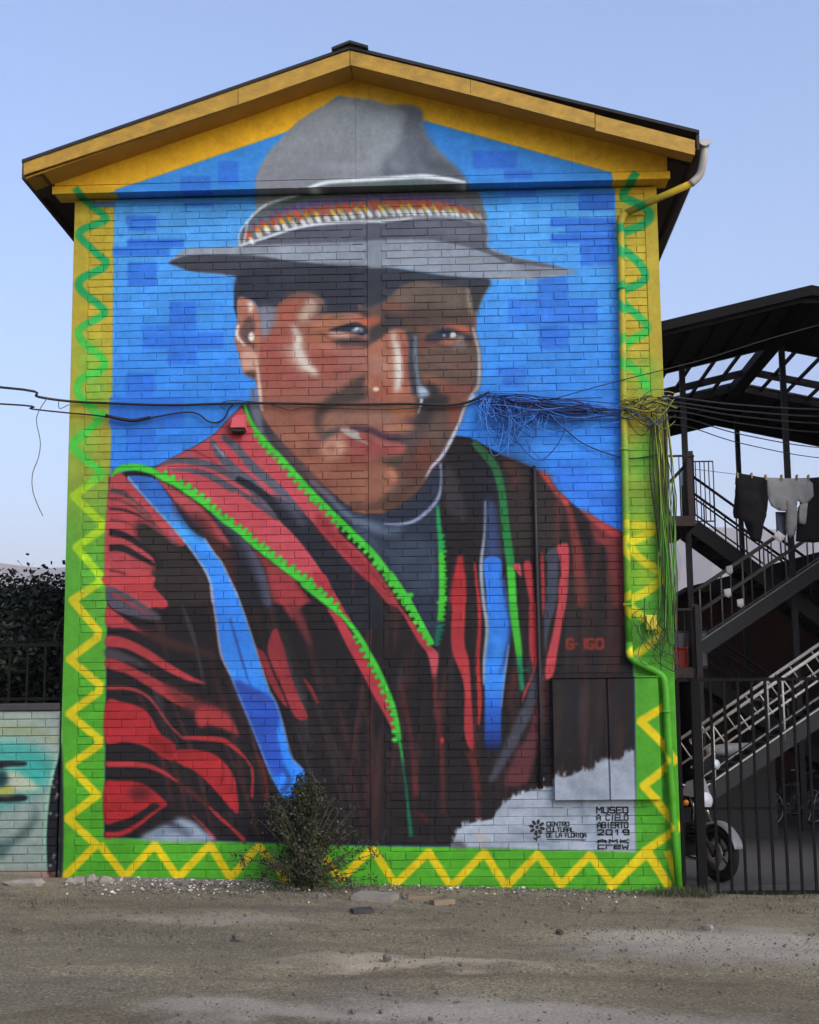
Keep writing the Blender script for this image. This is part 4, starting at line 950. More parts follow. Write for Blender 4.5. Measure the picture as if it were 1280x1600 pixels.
MB().box(EL[0], EL[0]+.03, -.6, BD+.4, roof_top(EL[0])-SOF-.01, roof_top(EL[0])-ROOF_T-.002).build('eave_board', M_WOOD, house)
MB().box(ER[0]-.03, ER[0], -.6, BD+.4, roof_top(ER[0])-SOF-.01, roof_top(ER[0])-ROOF_T-.002).build('eave_board', M_WOOD, house)
cap = MB()
for s_ in (-1, 1):
    xa = RIDGE[0]; xb = RIDGE[0] + s_*.2
    za, zb = RIDGE[2]+.045, roof_top(xb)+.012
    y0, y1 = -.66, BD+.5
    cap.hexa([(xa, y0, za-.03), (xb, y0, zb-.008), (xb, y1, zb-.008), (xa, y1, za-.03), (xa, y0, za), (xb, y0, zb+.022), (xb, y1, zb+.022), (xa, y1, za)])
cap.build('ridge_cap', M_ROOF, house)
def fascia(px0, top0, bot0, px1, top1, bot1, y0=-.603):
    a, b_, c, d = at(px0, top0, y0), at(px1, top1, y0), at(px1, bot1, y0), at(px0, bot0, y0)
    MB().hexa([(d[0], y0, d[2]), (c[0], y0, c[2]), (c[0], y0+.03, c[2]), (d[0], y0+.03, d[2]), (a[0], y0, a[2]), (b_[0], y0, b_[2]), (b_[0], y0+.03, b_[2]), (a[0], y0+.03, a[2])]).build('fascia_board', M_FASC, house)
fascia(37, 252, 273, 371.5, 137.5, 163)
fascia(372.5, 137.5, 163, 546.4, 78.5, 102)
fascia(547.6, 79, 101, 735, 124, 148); fascia(735.6, 124, 148, 929.4, 177, 199.5, -.604)
fascia(930.6, 178.5, 203.5, 1086, 219, 242, -.606)
# gutter along the right eave and the painted downpipe
gx, gz = ER[0]+.06, roof_top(ER[0])-.10
gut = MB(); n = 9
for (r0, m_) in ((.062, 0),):
    ring = [(gx + r0*math.cos(math.pi + math.pi*k/(n-1)), gz + r0*math.sin(math.pi + math.pi*k/(n-1))) for k in range(n)]
    ring2 = [(gx + (r0-.004)*math.cos(math.pi + math.pi*k/(n-1)), gz + (r0-.004)*math.sin(math.pi + math.pi*k/(n-1))) for k in range(n)]
    poly = ring + ring2[::-1]
    vs = [(x, -.5, z) for x, z in poly] + [(x, BD+.4, z) for x, z in poly]; m2 = len(poly)
    gut.add(vs, [(i, m2+i, m2+(i+1) % m2, (i+1) % m2) for i in range(m2)])
gut.build('gutter', M_DKPVC, house, True)
gend = MB(); gend.prism([(gx + .068*math.cos(math.pi + math.pi*k/10), gz + .068*math.sin(math.pi + math.pi*k/10)) for k in range(11)], -.60, -.42)
gend.build('gutter_outlet', M_PVC, house)
def path3(spec): return [tuple(at(px, py, y)) for px, py, y in spec]
def smooth_path(pts_, n=6): return [tuple(p) for p in spline3(np.array(pts_, float), n)]
def spline3(P_, n=6):
    m = len(P_); out = []; t = np.linspace(0, 1, n, endpoint=False)[:, None]
    for i in range(m-1):
        a, b2, c, d = P_[max(i-1, 0)], P_[i], P_[i+1], P_[min(i+2, m-1)]
        out.append(.5*((2*b2) + (c-a)*t + (2*a-5*b2+4*c-d)*t*t + (3*b2-a-3*c+d)*t**3))
    return np.vstack(out + [P_[-1:]])
PR = .039
MB().tube(smooth_path([(gx, -.5, gz-.04), (gx, -.5, gz-.12)] + path3([(1098, 258, -.46), (1093, 274, -.42), (1080, 287, -.4)]), 4), PR*1.08, 12).build('downpipe_elbow', M_PVC, house, True)
MB().tube(path3([(1082, 286, -.4), (1030, 309, -.22), (978, 333, -.068)]), PR, 12).build('downpipe_branch', M_PIPE, house, True)
MB().tube(smooth_path(path3([(986, 330, -.075), (975, 336, -.068), (970, 348, -.068), (970, 365, -.068)]), 5) + path3([(974, 600, -.068), (979, 850, -.068), (983, 1005, -.068)]), PR, 12).build('downpipe', M_PIPE, house, True)
MB().tube(smooth_path(path3([(983, 1003, -.068), (984, 1022, -.068), (991, 1032, -.068), (1008, 1041, -.068), (1026, 1050, -.068), (1037, 1060, -.068), (1040, 1078, -.068)]), 5) + path3([(1047, 1200, -.068), (1056, 1320, -.068), (1062, 1397, -.068)]), PR, 12).build('downpipe', M_PIPE, house, True)
for px, py in ((971, 450), (976, 702), (981, 945), (1041, 1112)):
    p = at(px, py, -.068)
    MB().lathe([(PR+.002, -.015), (PR+.009, -.015), (PR+.009, .015), (PR+.002, .015)], p, (0, 0, 1), 14, True).build('pipe_clamp', M_PIPE, house, True)
p = at(1008, 1041, -.068)

# ================================================================ things fixed to the wall
cab = thing('meter_cabinet', 'flat metal meter cabinet on the lower right of the mural wall, painted over', 'cabinet')
c0, c1 = at(864, 1062, -.09), at(1034, 1250, -.09)
ztop, zbot = at(950, 1061, -.09)[2], at(950, 1249, -.09)[2]
MB().box(c0[0], c1[0], -.06, -.0045, zbot, ztop).build('cabinet_body', M_MURC, cab)
xm = at(950.5, 1150, -.09)[0]
MB().bbox(c0[0]-.008, xm-.010, -.082, -.061, zbot-.008, ztop+.006, .004).build('cabinet_door', M_MURC, cab)
MB().bbox(xm+.010, c1[0]+.008, -.082, -.061, zbot-.008, ztop+.006, .004).build('cabinet_door', M_MURC, cab)
MB().bbox(c0[0]-.02, c1[0]+.02, -.096, -.0045, ztop+.012, ztop+.026, .003).build('cabinet_rain_strip', M_MURC, cab)
M_CONDUIT = mat('black painted conduit', (28, 26, 28), .6, .3, 12)
o = MB().tube(path3([(835, 728, -.03), (838, 850, -.03), (842, 1000, -.03), (845, 1110, -.03), (846, 1232, -.03)]), .02, 8).build('cable_conduit', M_CONDUIT, None, True)
tag(o, 'thin dark vertical conduit running down the mural to the meter cabinet', 'conduit')
rbx = thing('lamp_box', 'small red painted box jutting from the wall at the collar of the mural', 'box')
a = at(372, 661, -.1)
M_REDBOX = mat('red sprayed box', (188, 76, 84), .6, .15, 10)
MB().hexa([(a[0]-.075, -.16, a[2]-.06), (a[0]+.085, -.16, a[2]-.06), (a[0]+.085, .012, a[2]-.08), (a[0]-.075, .012, a[2]-.08), (a[0]-.055, -.15, a[2]+.045), (a[0]+.078, -.15, a[2]+.045), (a[0]+.085, .012, a[2]+.12), (a[0]-.03, .012, a[2]+.12)]).build('housing', M_REDBOX, rbx)
MB().box(a[0]-.06, a[0]+.07, -.145, .008, a[2]-.097, a[2]-.072).build('socket', M_WOOD, rbx)
ybx = thing('junction_box', 'small yellow junction box on the right border of the mural wall', 'box')
a = at(1019, 972, -.08); M_YBOX = mat('yellow sprayed plastic', (206, 190, 40), .55, .15, 12)
MB().bbox(a[0]-.062, a[0]+.055, -.09, -.004, a[2]-.085, a[2]+.075, .008).build('housing', M_YBOX, ybx)
MB().bbox(a[0]-.056, a[0]+.049, -.098, -.0905, a[2]-.078, a[2]+.068, .003).build('cover', M_YBOX, ybx)
# ---- cables
def cable(name, spec, r, m, label, cat='cable', group=None, pre=None, post=None):
    P_ = path3(spec)
    if pre: P_ = pre + P_
    if post: P_ = P_ + post
    o = MB().tube(smooth_path(P_, 6), r, 6).build(name, m, None, True, False)
    return tag(o, label, cat, group)
cable('overhead_cable', [(0, 605, -.35), (60, 620, -.2), (110, 627, -.06), (170, 630, -.045), (260, 633, -.045), (340, 631, -.045), (400, 630, -.05), (480, 631, -.045), (560, 632, -.045), (640, 631, -.045), (700, 633, -.045), (735, 627, -.05), (765, 612, -.06)], .014, M_CABLE, 'thick black cable crossing the mural at mouth height, upper of the pair', pre=[(-9, -2.5, 6.1), (-4, -1.1, 5.35)])
cable('overhead_cable', [(0, 631, -.35), (50, 639, -.2), (105, 645, -.06), (150, 649, -.045), (190, 655, -.045), (215, 657, -.045), (245, 651, -.045), (290, 644, -.045), (310, 647, -.045), (325, 658, -.045), (340, 660, -.045), (352, 652, -.045), (357, 640, -.045), (365, 632, -.045)], .010, M_CABLE, 'lower black cable at left that loops up beside the red box', pre=[(-9, -2.5, 5.8), (-4, -1.1, 5.1)])
cable('overhead_cable', [(352, 640, -.04), (345, 634, -.05), (350, 628, -.05), (370, 626, -.05), (420, 631, -.05), (452, 641, -.04), (475, 637, -.04), (520, 638, -.04), (600, 640, -.04), (660, 637, -.04), (700, 637, -.04), (730, 634, -.05), (760, 622, -.06)], .0055, M_CABLE, 'thin black cable sagging just under the main one across the painted chin')
cable('cable_splice', [(165, 649, -.06), (185, 654, -.06), (210, 657, -.06), (236, 652, -.06)], .02, M_CABLE, 'fat taped splice on the lower cable at left over the blue paint', 'cable')
cable('dangling_wire', [(74, 622, -.2), (62, 640, -.2), (57, 658, -.2), (63, 690, -.2), (60, 715, -.2), (51, 740, -.2), (51, 765, -.2), (58, 787, -.2), (67, 806, -.2)], .005, M_CABLEG, 'loose grey wire dangling in the sky left of the painted wall', 'wire')
cable('dangling_wire', [(92, 624, -.15), (93, 638, -.14), (108, 632, -.08)], .0045, M_CABLE, 'short thin wire tying the two left cables together', 'wire')
cable('overhead_cable', [(815, 640, -.08), (870, 622, -.1), (960, 597, -.12), (1040, 577, -.05), (1105, 560, .6), (1200, 530, 2.0), (1290, 505, 3.0)], .0055, M_CABLE, 'thin black cable rising rightwards from the tangle over the yellow border')
cable('overhead_cable', [(855, 645, -.05), (880, 668, -.04), (910, 692, -.04), (945, 707, -.04), (980, 716, -.04), (1010, 714, -.04), (1030, 710, -.05)], .007, M_CABLE, 'dark cable drooping from the tangle to the downpipe over blue paint')
# ---- the tangle of sprayed-over wires
tang = thing('cable_tangle', 'messy bundle of thin blue-sprayed telephone wires hanging beside the painted face', 'cables')
rt = random.Random(9)
M_WB = mat('wire sprayed blue', (64, 126, 214), .6, .45, 6)
M_WDB = mat('wire in dark blue overspray', (24, 52, 120), .6, .4, 6)
M_WG = mat('wire sprayed green and yellow', (96, 122, 44), .6, .5, 8, col2=(34, 62, 28))
M_WDK = mat('grimy brown wire', (62, 54, 38), .7, .4, 10)
def strand(spec, r, m, parent):
    MB().tube(smooth_path(path3(spec), 5), r, 5, False).build('wire', m, parent, True, False)
for i in range(46):       # along the bundle
    y0 = rt.gauss(626, 7); y1 = rt.gauss(642, 8); x0 = rt.uniform(745, 790); x1 = rt.uniform(900, 985)
    xm1, xm2 = x0+(x1-x0)*rt.uniform(.2, .4), x0+(x1-x0)*rt.uniform(.55, .8)
    strand([(x0, y0+rt.uniform(-10, 14), -.05), (xm1, y0+rt.gauss(4, 7), -.06-rt.random()*.08), (xm2, y1+rt.gauss(-4, 8), -.06-rt.random()*.09), (x1, y1, -.06-rt.random()*.07)], rt.uniform(.003, .007), rt.choice((M_WB, M_WDB, M_WDB, M_CABLE)), tang)
for i in range(36):       # loops hanging below
    x0 = rt.uniform(752, 835); x1 = x0 + rt.uniform(-20, 75); d = (rt.uniform(15, 60) if rt.random() < .75 else rt.uniform(60, 95))*(1 if x0 < 815 else .7)
    y0, y1 = rt.uniform(612, 632), rt.uniform(616, 640); xm1 = (x0+x1)/2
    strand([(x0, y0, -.07), (x0+rt.uniform(-16, 8), y0+d*.55, -.07-rt.random()*.06), (xm1+rt.uniform(-10, 10), y0+d, -.07-rt.random()*.05), (x1+rt.uniform(-8, 14), y1+d*.5, -.08-rt.random()*.05), (x1, y1, -.07)], rt.uniform(.0028, .0055), rt.choice((M_WB, M_WB, M_WB, M_WDB)), tang)
for i in range(8):
    x0 = rt.uniform(770, 850); y0 = rt.uniform(640, 690)
    strand([(x0, y0, -.06), (x0+rt.uniform(-20, 30), y0+rt.uniform(8, 25), -.07), (x0+rt.uniform(-15, 60), y0+rt.uniform(5, 35), -.05)], rt.uniform(.0025, .004), rt.choice((M_WB, M_WDB)), tang)
tan2 = thing('cable_tangle', 'tangle of wires wrapping the yellow and green right border above the downpipe bend', 'cables')
for i in range(30):
    x0 = rt.uniform(955, 985); x1 = rt.uniform(1030, 1060); y0 = rt.gauss(638, 9); y1 = rt.gauss(628, 12)
    strand([(x0, y0, -.12), (x0+20, y0+rt.gauss(-2, 8), -.14-rt.random()*.05), (x1-22, y1+rt.gauss(6, 10), -.12-rt.random()*.08), (x1, y1, -.03-rt.random()*.1)], rt.uniform(.003, .006), rt.choice((M_WG, M_PIPE, M_PIPE, M_CABLE, M_WDB)), tan2)
for i in range(10):
    x0 = rt.uniform(965, 1010); x1 = x0 + rt.uniform(20, 60); y0 = rt.uniform(640, 655)
    strand([(x0, y0, -.12), ((x0+x1)/2, y0+rt.uniform(10, 30), -.13), (x1, y0+rt.uniform(-12, 6), -.1)], rt.uniform(.003, .005), rt.choice((M_WG, M_CABLE)), tan2)
tan3 = thing('cable_bundle', 'long loose bundle of green-sprayed wires hanging down the right corner of the wall', 'cables')
for i in range(34):
    x0 = rt.uniform(1018, 1044); L_ = rt.uniform(180, 400); y0 = rt.uniform(635, 670)
    kx = 30*L_/400
    strand([(x0, y0, -.06), (x0+rt.gauss(kx*.3, 4), y0+L_*.33, -.05-rt.random()*.07), (x0+rt.gauss(kx*.5, 4), y0+L_*.66, -.05-rt.random()*.07), (min(x0+rt.gauss(kx*.7, 5), 1056), y0+L_, -.05-rt.random()*.07)], rt.uniform(.003, .007), rt.choice((M_WG, M_PIPE, M_PIPE, M_CABLE, M_WDK)), tan3)
for i in range(16):
    x0 = rt.uniform(1003, 1048); y0 = rt.uniform(930, 1000)
    strand([(x0, y0, -.06), (x0+rt.uniform(-22, 6), y0+rt.uniform(15, 40), -.12), (x0+rt.uniform(0, 22), y0+rt.uniform(35, 60), -.1), (min(x0+rt.uniform(5, 35), 1052), y0+rt.uniform(10, 50), -.07)], rt.uniform(.003, .006), rt.choice((M_WG, M_CABLE)), tan3)
for i, (y0, y1, yy) in enumerate(((618, 640, 'uppermost'), (626, 651, 'second from the top'), (632, 662, 'third from the top'), (640, 676, 'fourth from the top'), (650, 700, 'fifth from the top'), (662, 716, 'lowest'))):
    cable('overhead_cable', [(1035, y0, -.06), (1080, y0+6, .5), (1160, (y0+y1)/2+4, 2.0), (1290, y1, 3.8), (1420, y1-4, 5.5)], .011-.001*i, M_CABLE, f'black cable leaving the wall corner rightwards, {yy} of six', group='cables running right from the wall corner')

# ================================================================ low wall, fence and tree at the left
lw = thing('low_wall', 'low brick wall with teal graffiti left of the mural building', 'wall')
LX0 = -3.2; ztw = at(50, 1111, .03)[2]; zcp = at(50, 1099, .03)[2]
lfront = MB().box(LX0, -.03, .05, .2, -.35, ztw).build('wall_core', M_MUR, lw)
for c in range(24):
    chh = .0888; zc = ztw - chh*(c+.5)
    x = -.03 - (.5*PITCHX if c % 2 else 0)
    first = True
    xr = -.032
    while xr > LX0+.05:
        wq = PITCHX*.5 if (first and c % 2) else PITCHX
        first = False; xl = max(xr-wq, LX0)
        key = (round(xr-xl, 3), 'low')
        if key not in cache: cache[key] = MB().bbox(-(xr-xl-JX)/2, (xr-xl-JX)/2, 0, .02, -(chh-.011)/2, (chh-.011)/2, .004).mesh('brick', M_MUR)
        if zc > -.2:
            o = link('brick', cache[key], lw); o.location = ((xl+xr)/2, .036+rb.uniform(-.002, .002), zc); o.rotation_euler = (rb.uniform(-.01, .01), 0, rb.uniform(-.004, .004))
        xr = xl
MB().bbox(LX0, -.028, .01, .24, ztw+.002, zcp, .01).build('coping', M_COPE, lw)
fen = thing('metal_fence', 'black spiked iron fence on top of the graffiti wall', 'fence')
ztr = at(50, 1008, .12)[2]
MB().bar((LX0, .12, ztr), (-.05, .12, ztr), .035, .035).build('top_rail', M_IRON, fen)
MB().bar((LX0, .12, zcp+.05), (-.05, .12, zcp+.05), .03, .03).build('bottom_rail', M_IRON, fen)
xb = at(70, 1060, .12)[0]
for k in range(16):
    x = xb + .195 - .195*k
    if x > -.04: continue
    MB().bar((x, .12, zcp+.002), (x, .12, ztr-.017), .022).build('bar', M_IRON, fen)
for k in range(40):
    x = -.07 - k*.078
    s_ = MB()
    for t in (-1, 0, 1):
        s_.tube([(x+.012*t, .12, ztr+.0175), (x+.035*t+rb.uniform(-.006, .006), .12+rb.uniform(-.01, .01), ztr+.075+rb.uniform(-.015, .015))], [.006, .001], 4)
    s_.build('spike', M_IRON, fen, False, False)
MB().bar((-.035, .12, zcp+.002), (-.035, .12, ztr+.05), .045).build('post', M_IRON, fen)

def leaf_mat(name, c, c2):
    m = mat(name, c, .6, .4, 2.5, col2=c2, spec=.25); return m
M_LEAF = leaf_mat('dark evergreen leaf', (46, 54, 40), (24, 30, 24)); M_LEAF2 = leaf_mat('dry olive leaf', (70, 74, 46), (38, 44, 30))
M_BARK = mat('grey bark', (82, 70, 60), .9, .4, 12, .6, 40); M_TWIG = mat('dry twig', (92, 80, 60), .9, .4, 30)
def leaf(v, f, p, d, nrm, l, w):
    s = d.cross(nrm)
    if s.length < 1e-4: s = d.orthogonal()
    s = s.normalized()*w; o = len(v)
    v += [tuple(p), tuple(p+d*l*.5+s), tuple(p+d*l), tuple(p+d*l*.5-s)]; f.append((o, o+1, o+2, o+3))
def make_tree(name, label, base, height, rad, n_clump, seed, m, group='dark evergreen trees', lsize=.07, zlow=.35):
    rr = random.Random(seed); t = thing(name, label, 'tree', group); B = Vector(base)
    mb = MB(); mb.tube([B+Vector((0, 0, -.3)), B+Vector((.05, .03, height*.25)), B+Vector((-.04, .02, height*.5)), B+Vector((.02, 0, height*.8))], [.13, .1, .07, .03], 8)
    for k in range(9):
        a = rr.uniform(0, 6.28); h = rr.uniform(.2, .7)*height; q = B+Vector((0, 0, h))
        e = q + Vector((math.cos(a)*rad*.8, math.sin(a)*rad*.8, height*.22))
        mb.tube([q, (q+e)/2+Vector((0, 0, .1)), e], [.05, .03, .012], 5)
    mb.build('trunk', M_BARK, t, True, False)
    v, f = [], []
    for c in range(n_clump):
        u = rr.random(); th = rr.uniform(0, 6.28); h = zlow + (1-zlow)*u
        R = rad*math.sqrt(max(0, 1 - ((h-.62)/.42)**2))*(.75+.35*rr.random()) if abs(h-.62) < .42 else rad*.2
        rho = R*(rr.random()**.45); C = B + Vector((math.cos(th)*rho, math.sin(th)*rho, h*height + rr.gauss(0, .05)))
        sp = rr.uniform(.10, .22)
        for k in range(34):
            p = C + Vector((rr.gauss(0, sp), rr.gauss(0, sp), rr.gauss(0, sp*.8)))
            d = Vector((rr.gauss(0, 1), rr.gauss(0, 1), rr.gauss(-.2, .8))).normalized()
            leaf(v, f, p, d, Vector((rr.gauss(0, .6), rr.gauss(0, .6), 1)).normalized(), lsize*rr.uniform(.6, 1.4), lsize*.36)
    mb = MB(); mb.v = v; mb.f = f; mb.build('crown', m, t, False, False)
    return t
make_tree('evergreen_tree', 'dense dark evergreen tree behind the spiked fence, next to the mural wall', (-.55, 2.6, 0), 3.25, 1.4, 1000, 3, M_LEAF)
make_tree('evergreen_tree', 'dark bushy tree at the left edge of the photo behind the fence', (-2.2, 3.4, 0), 3.4, 1.75, 1100, 8, M_LEAF)
make_tree('evergreen_tree', 'low dark shrubby tree filling the gap behind the fence bars', (-1.3, 1.5, 0), 2.6, 1.3, 800, 12, M_LEAF, zlow=.1)
tw = thing('bare_twig', 'bent bare twig leaning over the fence beside the wall corner', 'twig')
MB().tube(smooth_path(path3([(84, 1004, .3), (88, 985, .25), (94, 972, .2), (101, 962, .15)]), 4), .006, 5).build('stem', M_TWIG, tw, True, False)

# ---- the wispy shrub at the foot of the mural
def make_shrub(base, seed=2):
    rr = random.Random(seed); t = thing('wild_shrub', 'scraggly dark green shrub growing at the foot of the mural', 'shrub'); B = Vector(base)
    st = MB(); v, f, v2, f2 = [], [], [], []
    for k in range(260):
        a = rr.uniform(0, 6.28); low = rr.random() < .34; out = min(abs(rr.gauss(0, .34 if low else .17)), .5 if low else .36); hgt = rr.uniform(.12, .45) if low else rr.uniform(.45, 1.06)*(1.1 - out*.9)
        e = B + Vector((math.cos(a)*out*1.35, math.sin(a)*out*.55, hgt))
        m1 = B + Vector((math.cos(a)*out*.4, math.sin(a)*out*.2, hgt*.5))
        tip = e + Vector((math.cos(a)*.06, math.sin(a)*.03, rr.uniform(-.08, .06)))
        P_ = spline3(np.array([B+Vector((rr.gauss(0, .05), rr.gauss(0, .03), -.05)), m1, e, tip]), 6)
        st.tube([tuple(p) for p in P_], [.006, .004, .002], 4, False)
        for j in range(int(rr.uniform(20, 85))):
            u = rr.uniform(.12, 1); i = int(u*(len(P_)-1)); p = Vector(P_[i]) + Vector((rr.gauss(0, .026), rr.gauss(0, .026), rr.gauss(0, .026)))
            d = Vector((rr.gauss(0, 1), rr.gauss(0, .8), rr.gauss(.35, .7))).normalized()
            tgt = (v, f) if rr.random() < .58 else (v2, f2)
            leaf(tgt[0], tgt[1], p, d, Vector((rr.gauss(0, .7), rr.gauss(-.3, .7), 1)).normalized(), rr.uniform(.025, .055), rr.uniform(.006, .013))
    st.build('stems', M_TWIG, t, False, False)
    mb = MB(); mb.v, mb.f = v, f; mb.build('foliage', M_LEAF, t, False, False)
    mb = MB(); mb.v, mb.f = v2, f2; mb.build('dry_foliage', M_LEAF2, t, False, False)
gp = on_ground(478, 1390, -.09); make_shrub((gp[0], -.42, -.1))

# ================================================================ rubble, gravel, litter
M_RUB = mat('broken concrete', (140, 132, 122), .95, .3, 14, .8, 60); M_GRAV = mat('grey crushed stone', (124, 117, 109), .9, .45, 40, col2=(72, 67, 62))
M_PEB = mat('grey pebbles', (104, 97, 88), .95, .45, 18, .3, 80); M_PLANK = mat('weathered plank', (128, 112, 92), .9, .3, 6, .4, 40, stretch=(1, 6, 6))
def chunk(mb, c, sx, sy, sz, rr, rot=None):
    """irregular stone: jittered octagonal lump, 20 triangles or so"""
    a0 = rr.uniform(0, 6.28) if rot is None else rot; ca, sa = math.cos(a0), math.sin(a0); vs = []
    for h, k in ((-.5, .85), (.1, 1.0), (.5, .62)):
        for i in range(6):
            a = i*math.pi/3 + rr.uniform(-.25, .25); r = k*rr.uniform(.8, 1.1)*.5
            x, y = math.cos(a)*r*sx, math.sin(a)*r*sy
            vs.append((c[0]+x*ca-y*sa, c[1]+x*sa+y*ca, c[2]+h*sz+rr.uniform(-.12, .12)*sz))
    fs = [tuple(range(5, -1, -1)), tuple(range(12, 18))] + [(r*6+i, r*6+(i+1) % 6, r*6+6+(i+1) % 6, r*6+6+i) for r in (0, 1) for i in range(6)]
    mb.add(vs, fs)
rs = random.Random(31)
for px, py, sx, sy, sz, lab in ((122, 1381, .16, .13, .10, 'broken concrete lump at the left foot of the mural wall, first of the row'), (143, 1379, .14, .12, .11, 'small angular concrete lump second in the row at the left wall corner'), (165, 1380, .19, .13, .11, 'third concrete lump of the row, in front of the first yellow zigzag'), (108, 1382, .12, .12, .08, 'squat concrete lump hard against the graffiti wall corner'), (40, 1385, .5, .2, .08, 'long flat broken slab lying under the graffiti wall'), (660, 1403, .0, 0, 0, '')):
    if not sx: continue
    g = on_ground(px, py, .0); mb = MB(); chunk(mb, (g[0], max(g[1], -.8), .0-.03*max(g[0], 0)+.03), sx, sy, sz, rs, .0)
    tag(mb.build('concrete_lump', M_RUB, None, False, False), lab, 'rubble', 'concrete lumps along the wall foot')
def slab(px, py, sx, sy, sz, rot, m, name, lab, cat):
    g = on_ground(px, py, -.1); c, s_ = math.cos(rot), math.sin(rot); zz = ground_z(g[0], g[1])+.02+sz/2; mb = MB()
    j = lambda: rs.uniform(-.018, .018)
    pts_ = [(-sx/2+j(), -sy/2+j()), (sx/2+j(), -sy/2+j()), (sx/2+j(), sy/2+j()), (-sx/2+j(), sy/2+j())]
    q = [(g[0]+x*c-y*s_, g[1]+x*s_+y*c) for x, y in pts_]
    mb.hexa([(x, y, zz-sz/2-.03) for x, y in q] + [(x, y, zz+sz/2+rs.uniform(-.008, .012)) for x, y in q])
    tag(mb.build(name, m, None, False, False), lab, cat)
slab(588, 1405, .4, .30, .035, -.25, M_CONC, 'paving_slab', 'broken grey paving slab lying right of the shrub', 'slab')
slab(658, 1402, .24, .12, .012, .1, M_PLANK, 'plank_offcut', 'short pale wooden offcut on the gravel right of the paving slab', 'plank')
slab(690, 1408, .22, .10, .01, .5, M_PLANK, 'plank_offcut', 'smaller wooden offcut lying just right of the pale one', 'plank')
slab(565, 1424, .2, .16, .006, .3, M_COPE, 'scrap_sheet', 'dark flat scrap on the dirt below the paving slab', 'scrap')
for px, py, sz, lab, m in ((503, 1405, .09, 'pale rounded stone on the gravel under the shrub', M_GRAV), (439, 1458, .045, 'small bright white stone on the open dirt at left', M_GRAV), (874, 1447, .06, 'dark stone on the open dirt right of centre', M_COPE), (605, 1496, .07, 'grey stone half sunk in the dirt left of centre', M_PEB), (372, 1470, .08, 'brownish stone on the dirt below the shrub', M_PEB), (1108, 1436, .09, 'grey rubble lump in front of the right wall corner', M_RUB)):
    g = on_ground(px, py, -.1); mb = MB(); chunk(mb, (g[0], g[1], ground_z(g[0], g[1])+sz*.15), sz*1.3, sz, sz*.6, rs)
    tag(mb.build('stone', m, None, False, False), lab, 'stone', 'loose stones on the dirt')
gv = MB(); gw = MB()
for i in range(4200):    # pale chips along the wall foot
    x = rs.uniform(.25, 2.3) if rs.random() < .72 else rs.uniform(2.3, 6.2); y = -abs(rs.gauss(.2, .38))-.02
    if x > 2.5: y = y*1.1
    s_ = rs.uniform(.006, .026) if rs.random() < .95 else rs.uniform(.026, .05)
    chunk(gw if rs.random() < .10 else gv, (x, y, ground_z(x, y)+.035*math.exp(-((y+.2)/.55)**2)-s_*.02), s_*1.4, s_*1.1, s_*.5, rs)
tag(gw.build('white_chips', mat('white marble chips', (196, 192, 186), .85, .2, 30), None, False, False), 'white stone chips scattered among the gravel at the wall foot', 'gravel', kind='stuff')
tag(gv.build('gravel', M_GRAV, None, False, False), 'grey crushed stone strewn along the foot of the mural wall', 'gravel', kind='stuff')
pb = MB()
for i in range(13000):
    x = rs.uniform(-3, 10); y = -abs(rs.gauss(0, 4.0)) if rs.random() < .7 else -rs.uniform(0, 9.5)
    if y < -11: continue
    s_ = rs.uniform(.005, .016) if rs.random() < .92 else rs.uniform(.016, .036)
    chunk(pb, (x, y, ground_z(x, y)+s_*.08), s_*1.3, s_, s_*.6, rs)
tag(pb.build('pebbles', M_PEB, None, False, False), 'grey pebbles and grit scattered over the dirt', 'pebbles', kind='stuff')
def tufts(spots, seed, name, label):
    rr = random.Random(seed); v, f = [], []
    for (cx, cy, spx, spy, n, h) in spots:
        for k in range(n):
            p = Vector((rr.gauss(cx, spx), rr.gauss(cy, spy), 0)); p.z = ground_z(p.x, p.y)+.005
            d = Vector((rr.gauss(0, .45), rr.gauss(0, .45), 1)).normalized(); leaf(v, f, p, d, Vector((rr.gauss(0, 1), 1, 0)).normalized(), h*rr.uniform(.5, 1.3), .0035)
    mb = MB(); mb.v, mb.f = v, f; tag(mb.build(name, M_LEAF2, None, False, False), label, 'grass', kind='stuff')
tufts([(6.5, -.2, .18, .14, 700, .10), (6.1, -.25, .3, .12, 300, .06), (5.2, -.15, .5, .08, 240, .05), (2.4, -.5, .5, .15, 500, .07), (3.6, -.15, .7, .05, 160, .05), (.5, -2.2, .25, .15, 90, .05), (1.6, -3.6, .3, .2, 90, .05), (7.6, -1.2, .4, .2, 140, .05), (5.6, -2.8, .3, .1, 60, .04), (8.2, -.1, .8, .08, 300, .06)], 6, 'weeds', 'short weeds and grass along the foot of the wall')

# ================================================================ gate at the right
gate = thing('metal_gate', 'tall black barred gate closing the yard right of the mural building', 'gate')
GY = .25; zg1 = at(1180, 1064, GY)[2]; zg0 = at(1180, 1392, GY)[2]
xg0 = at(1076, 1230, GY)[0]; xend = 9.6
xp = at(1092, 1230, GY)[0]
MB().bbox(xp-.05, xp+.05, GY-.05, GY+.05, -.4, zg1+.03, .006).build('post', M_IRON, gate)
for k in range(22):
    x = at(1116, 1230, GY)[0] + k*.1465
    if x < xend: MB().bbox(x-.0145, x+.0145, GY-.0145, GY+.0145, zg0, zg1, .003).build('bar', M_IRON, gate)
for x in (BW+.06,):
    MB().bbox(x-.02, x+.02, GY-.02, GY+.02, -.35, zg1, .003).build('bar', M_IRON, gate)
MB().bar((BW+.02, GY, zg1+.016), (xend, GY, zg1+.016), .04, .035).build('top_rail', M_IRON, gate)
MB().bar((xp+.05, GY, zg0-.016), (xend, GY, zg0-.016), .04, .035).build('bottom_rail', M_IRON, gate)
zm = at(1180, 1263, GY)[2]
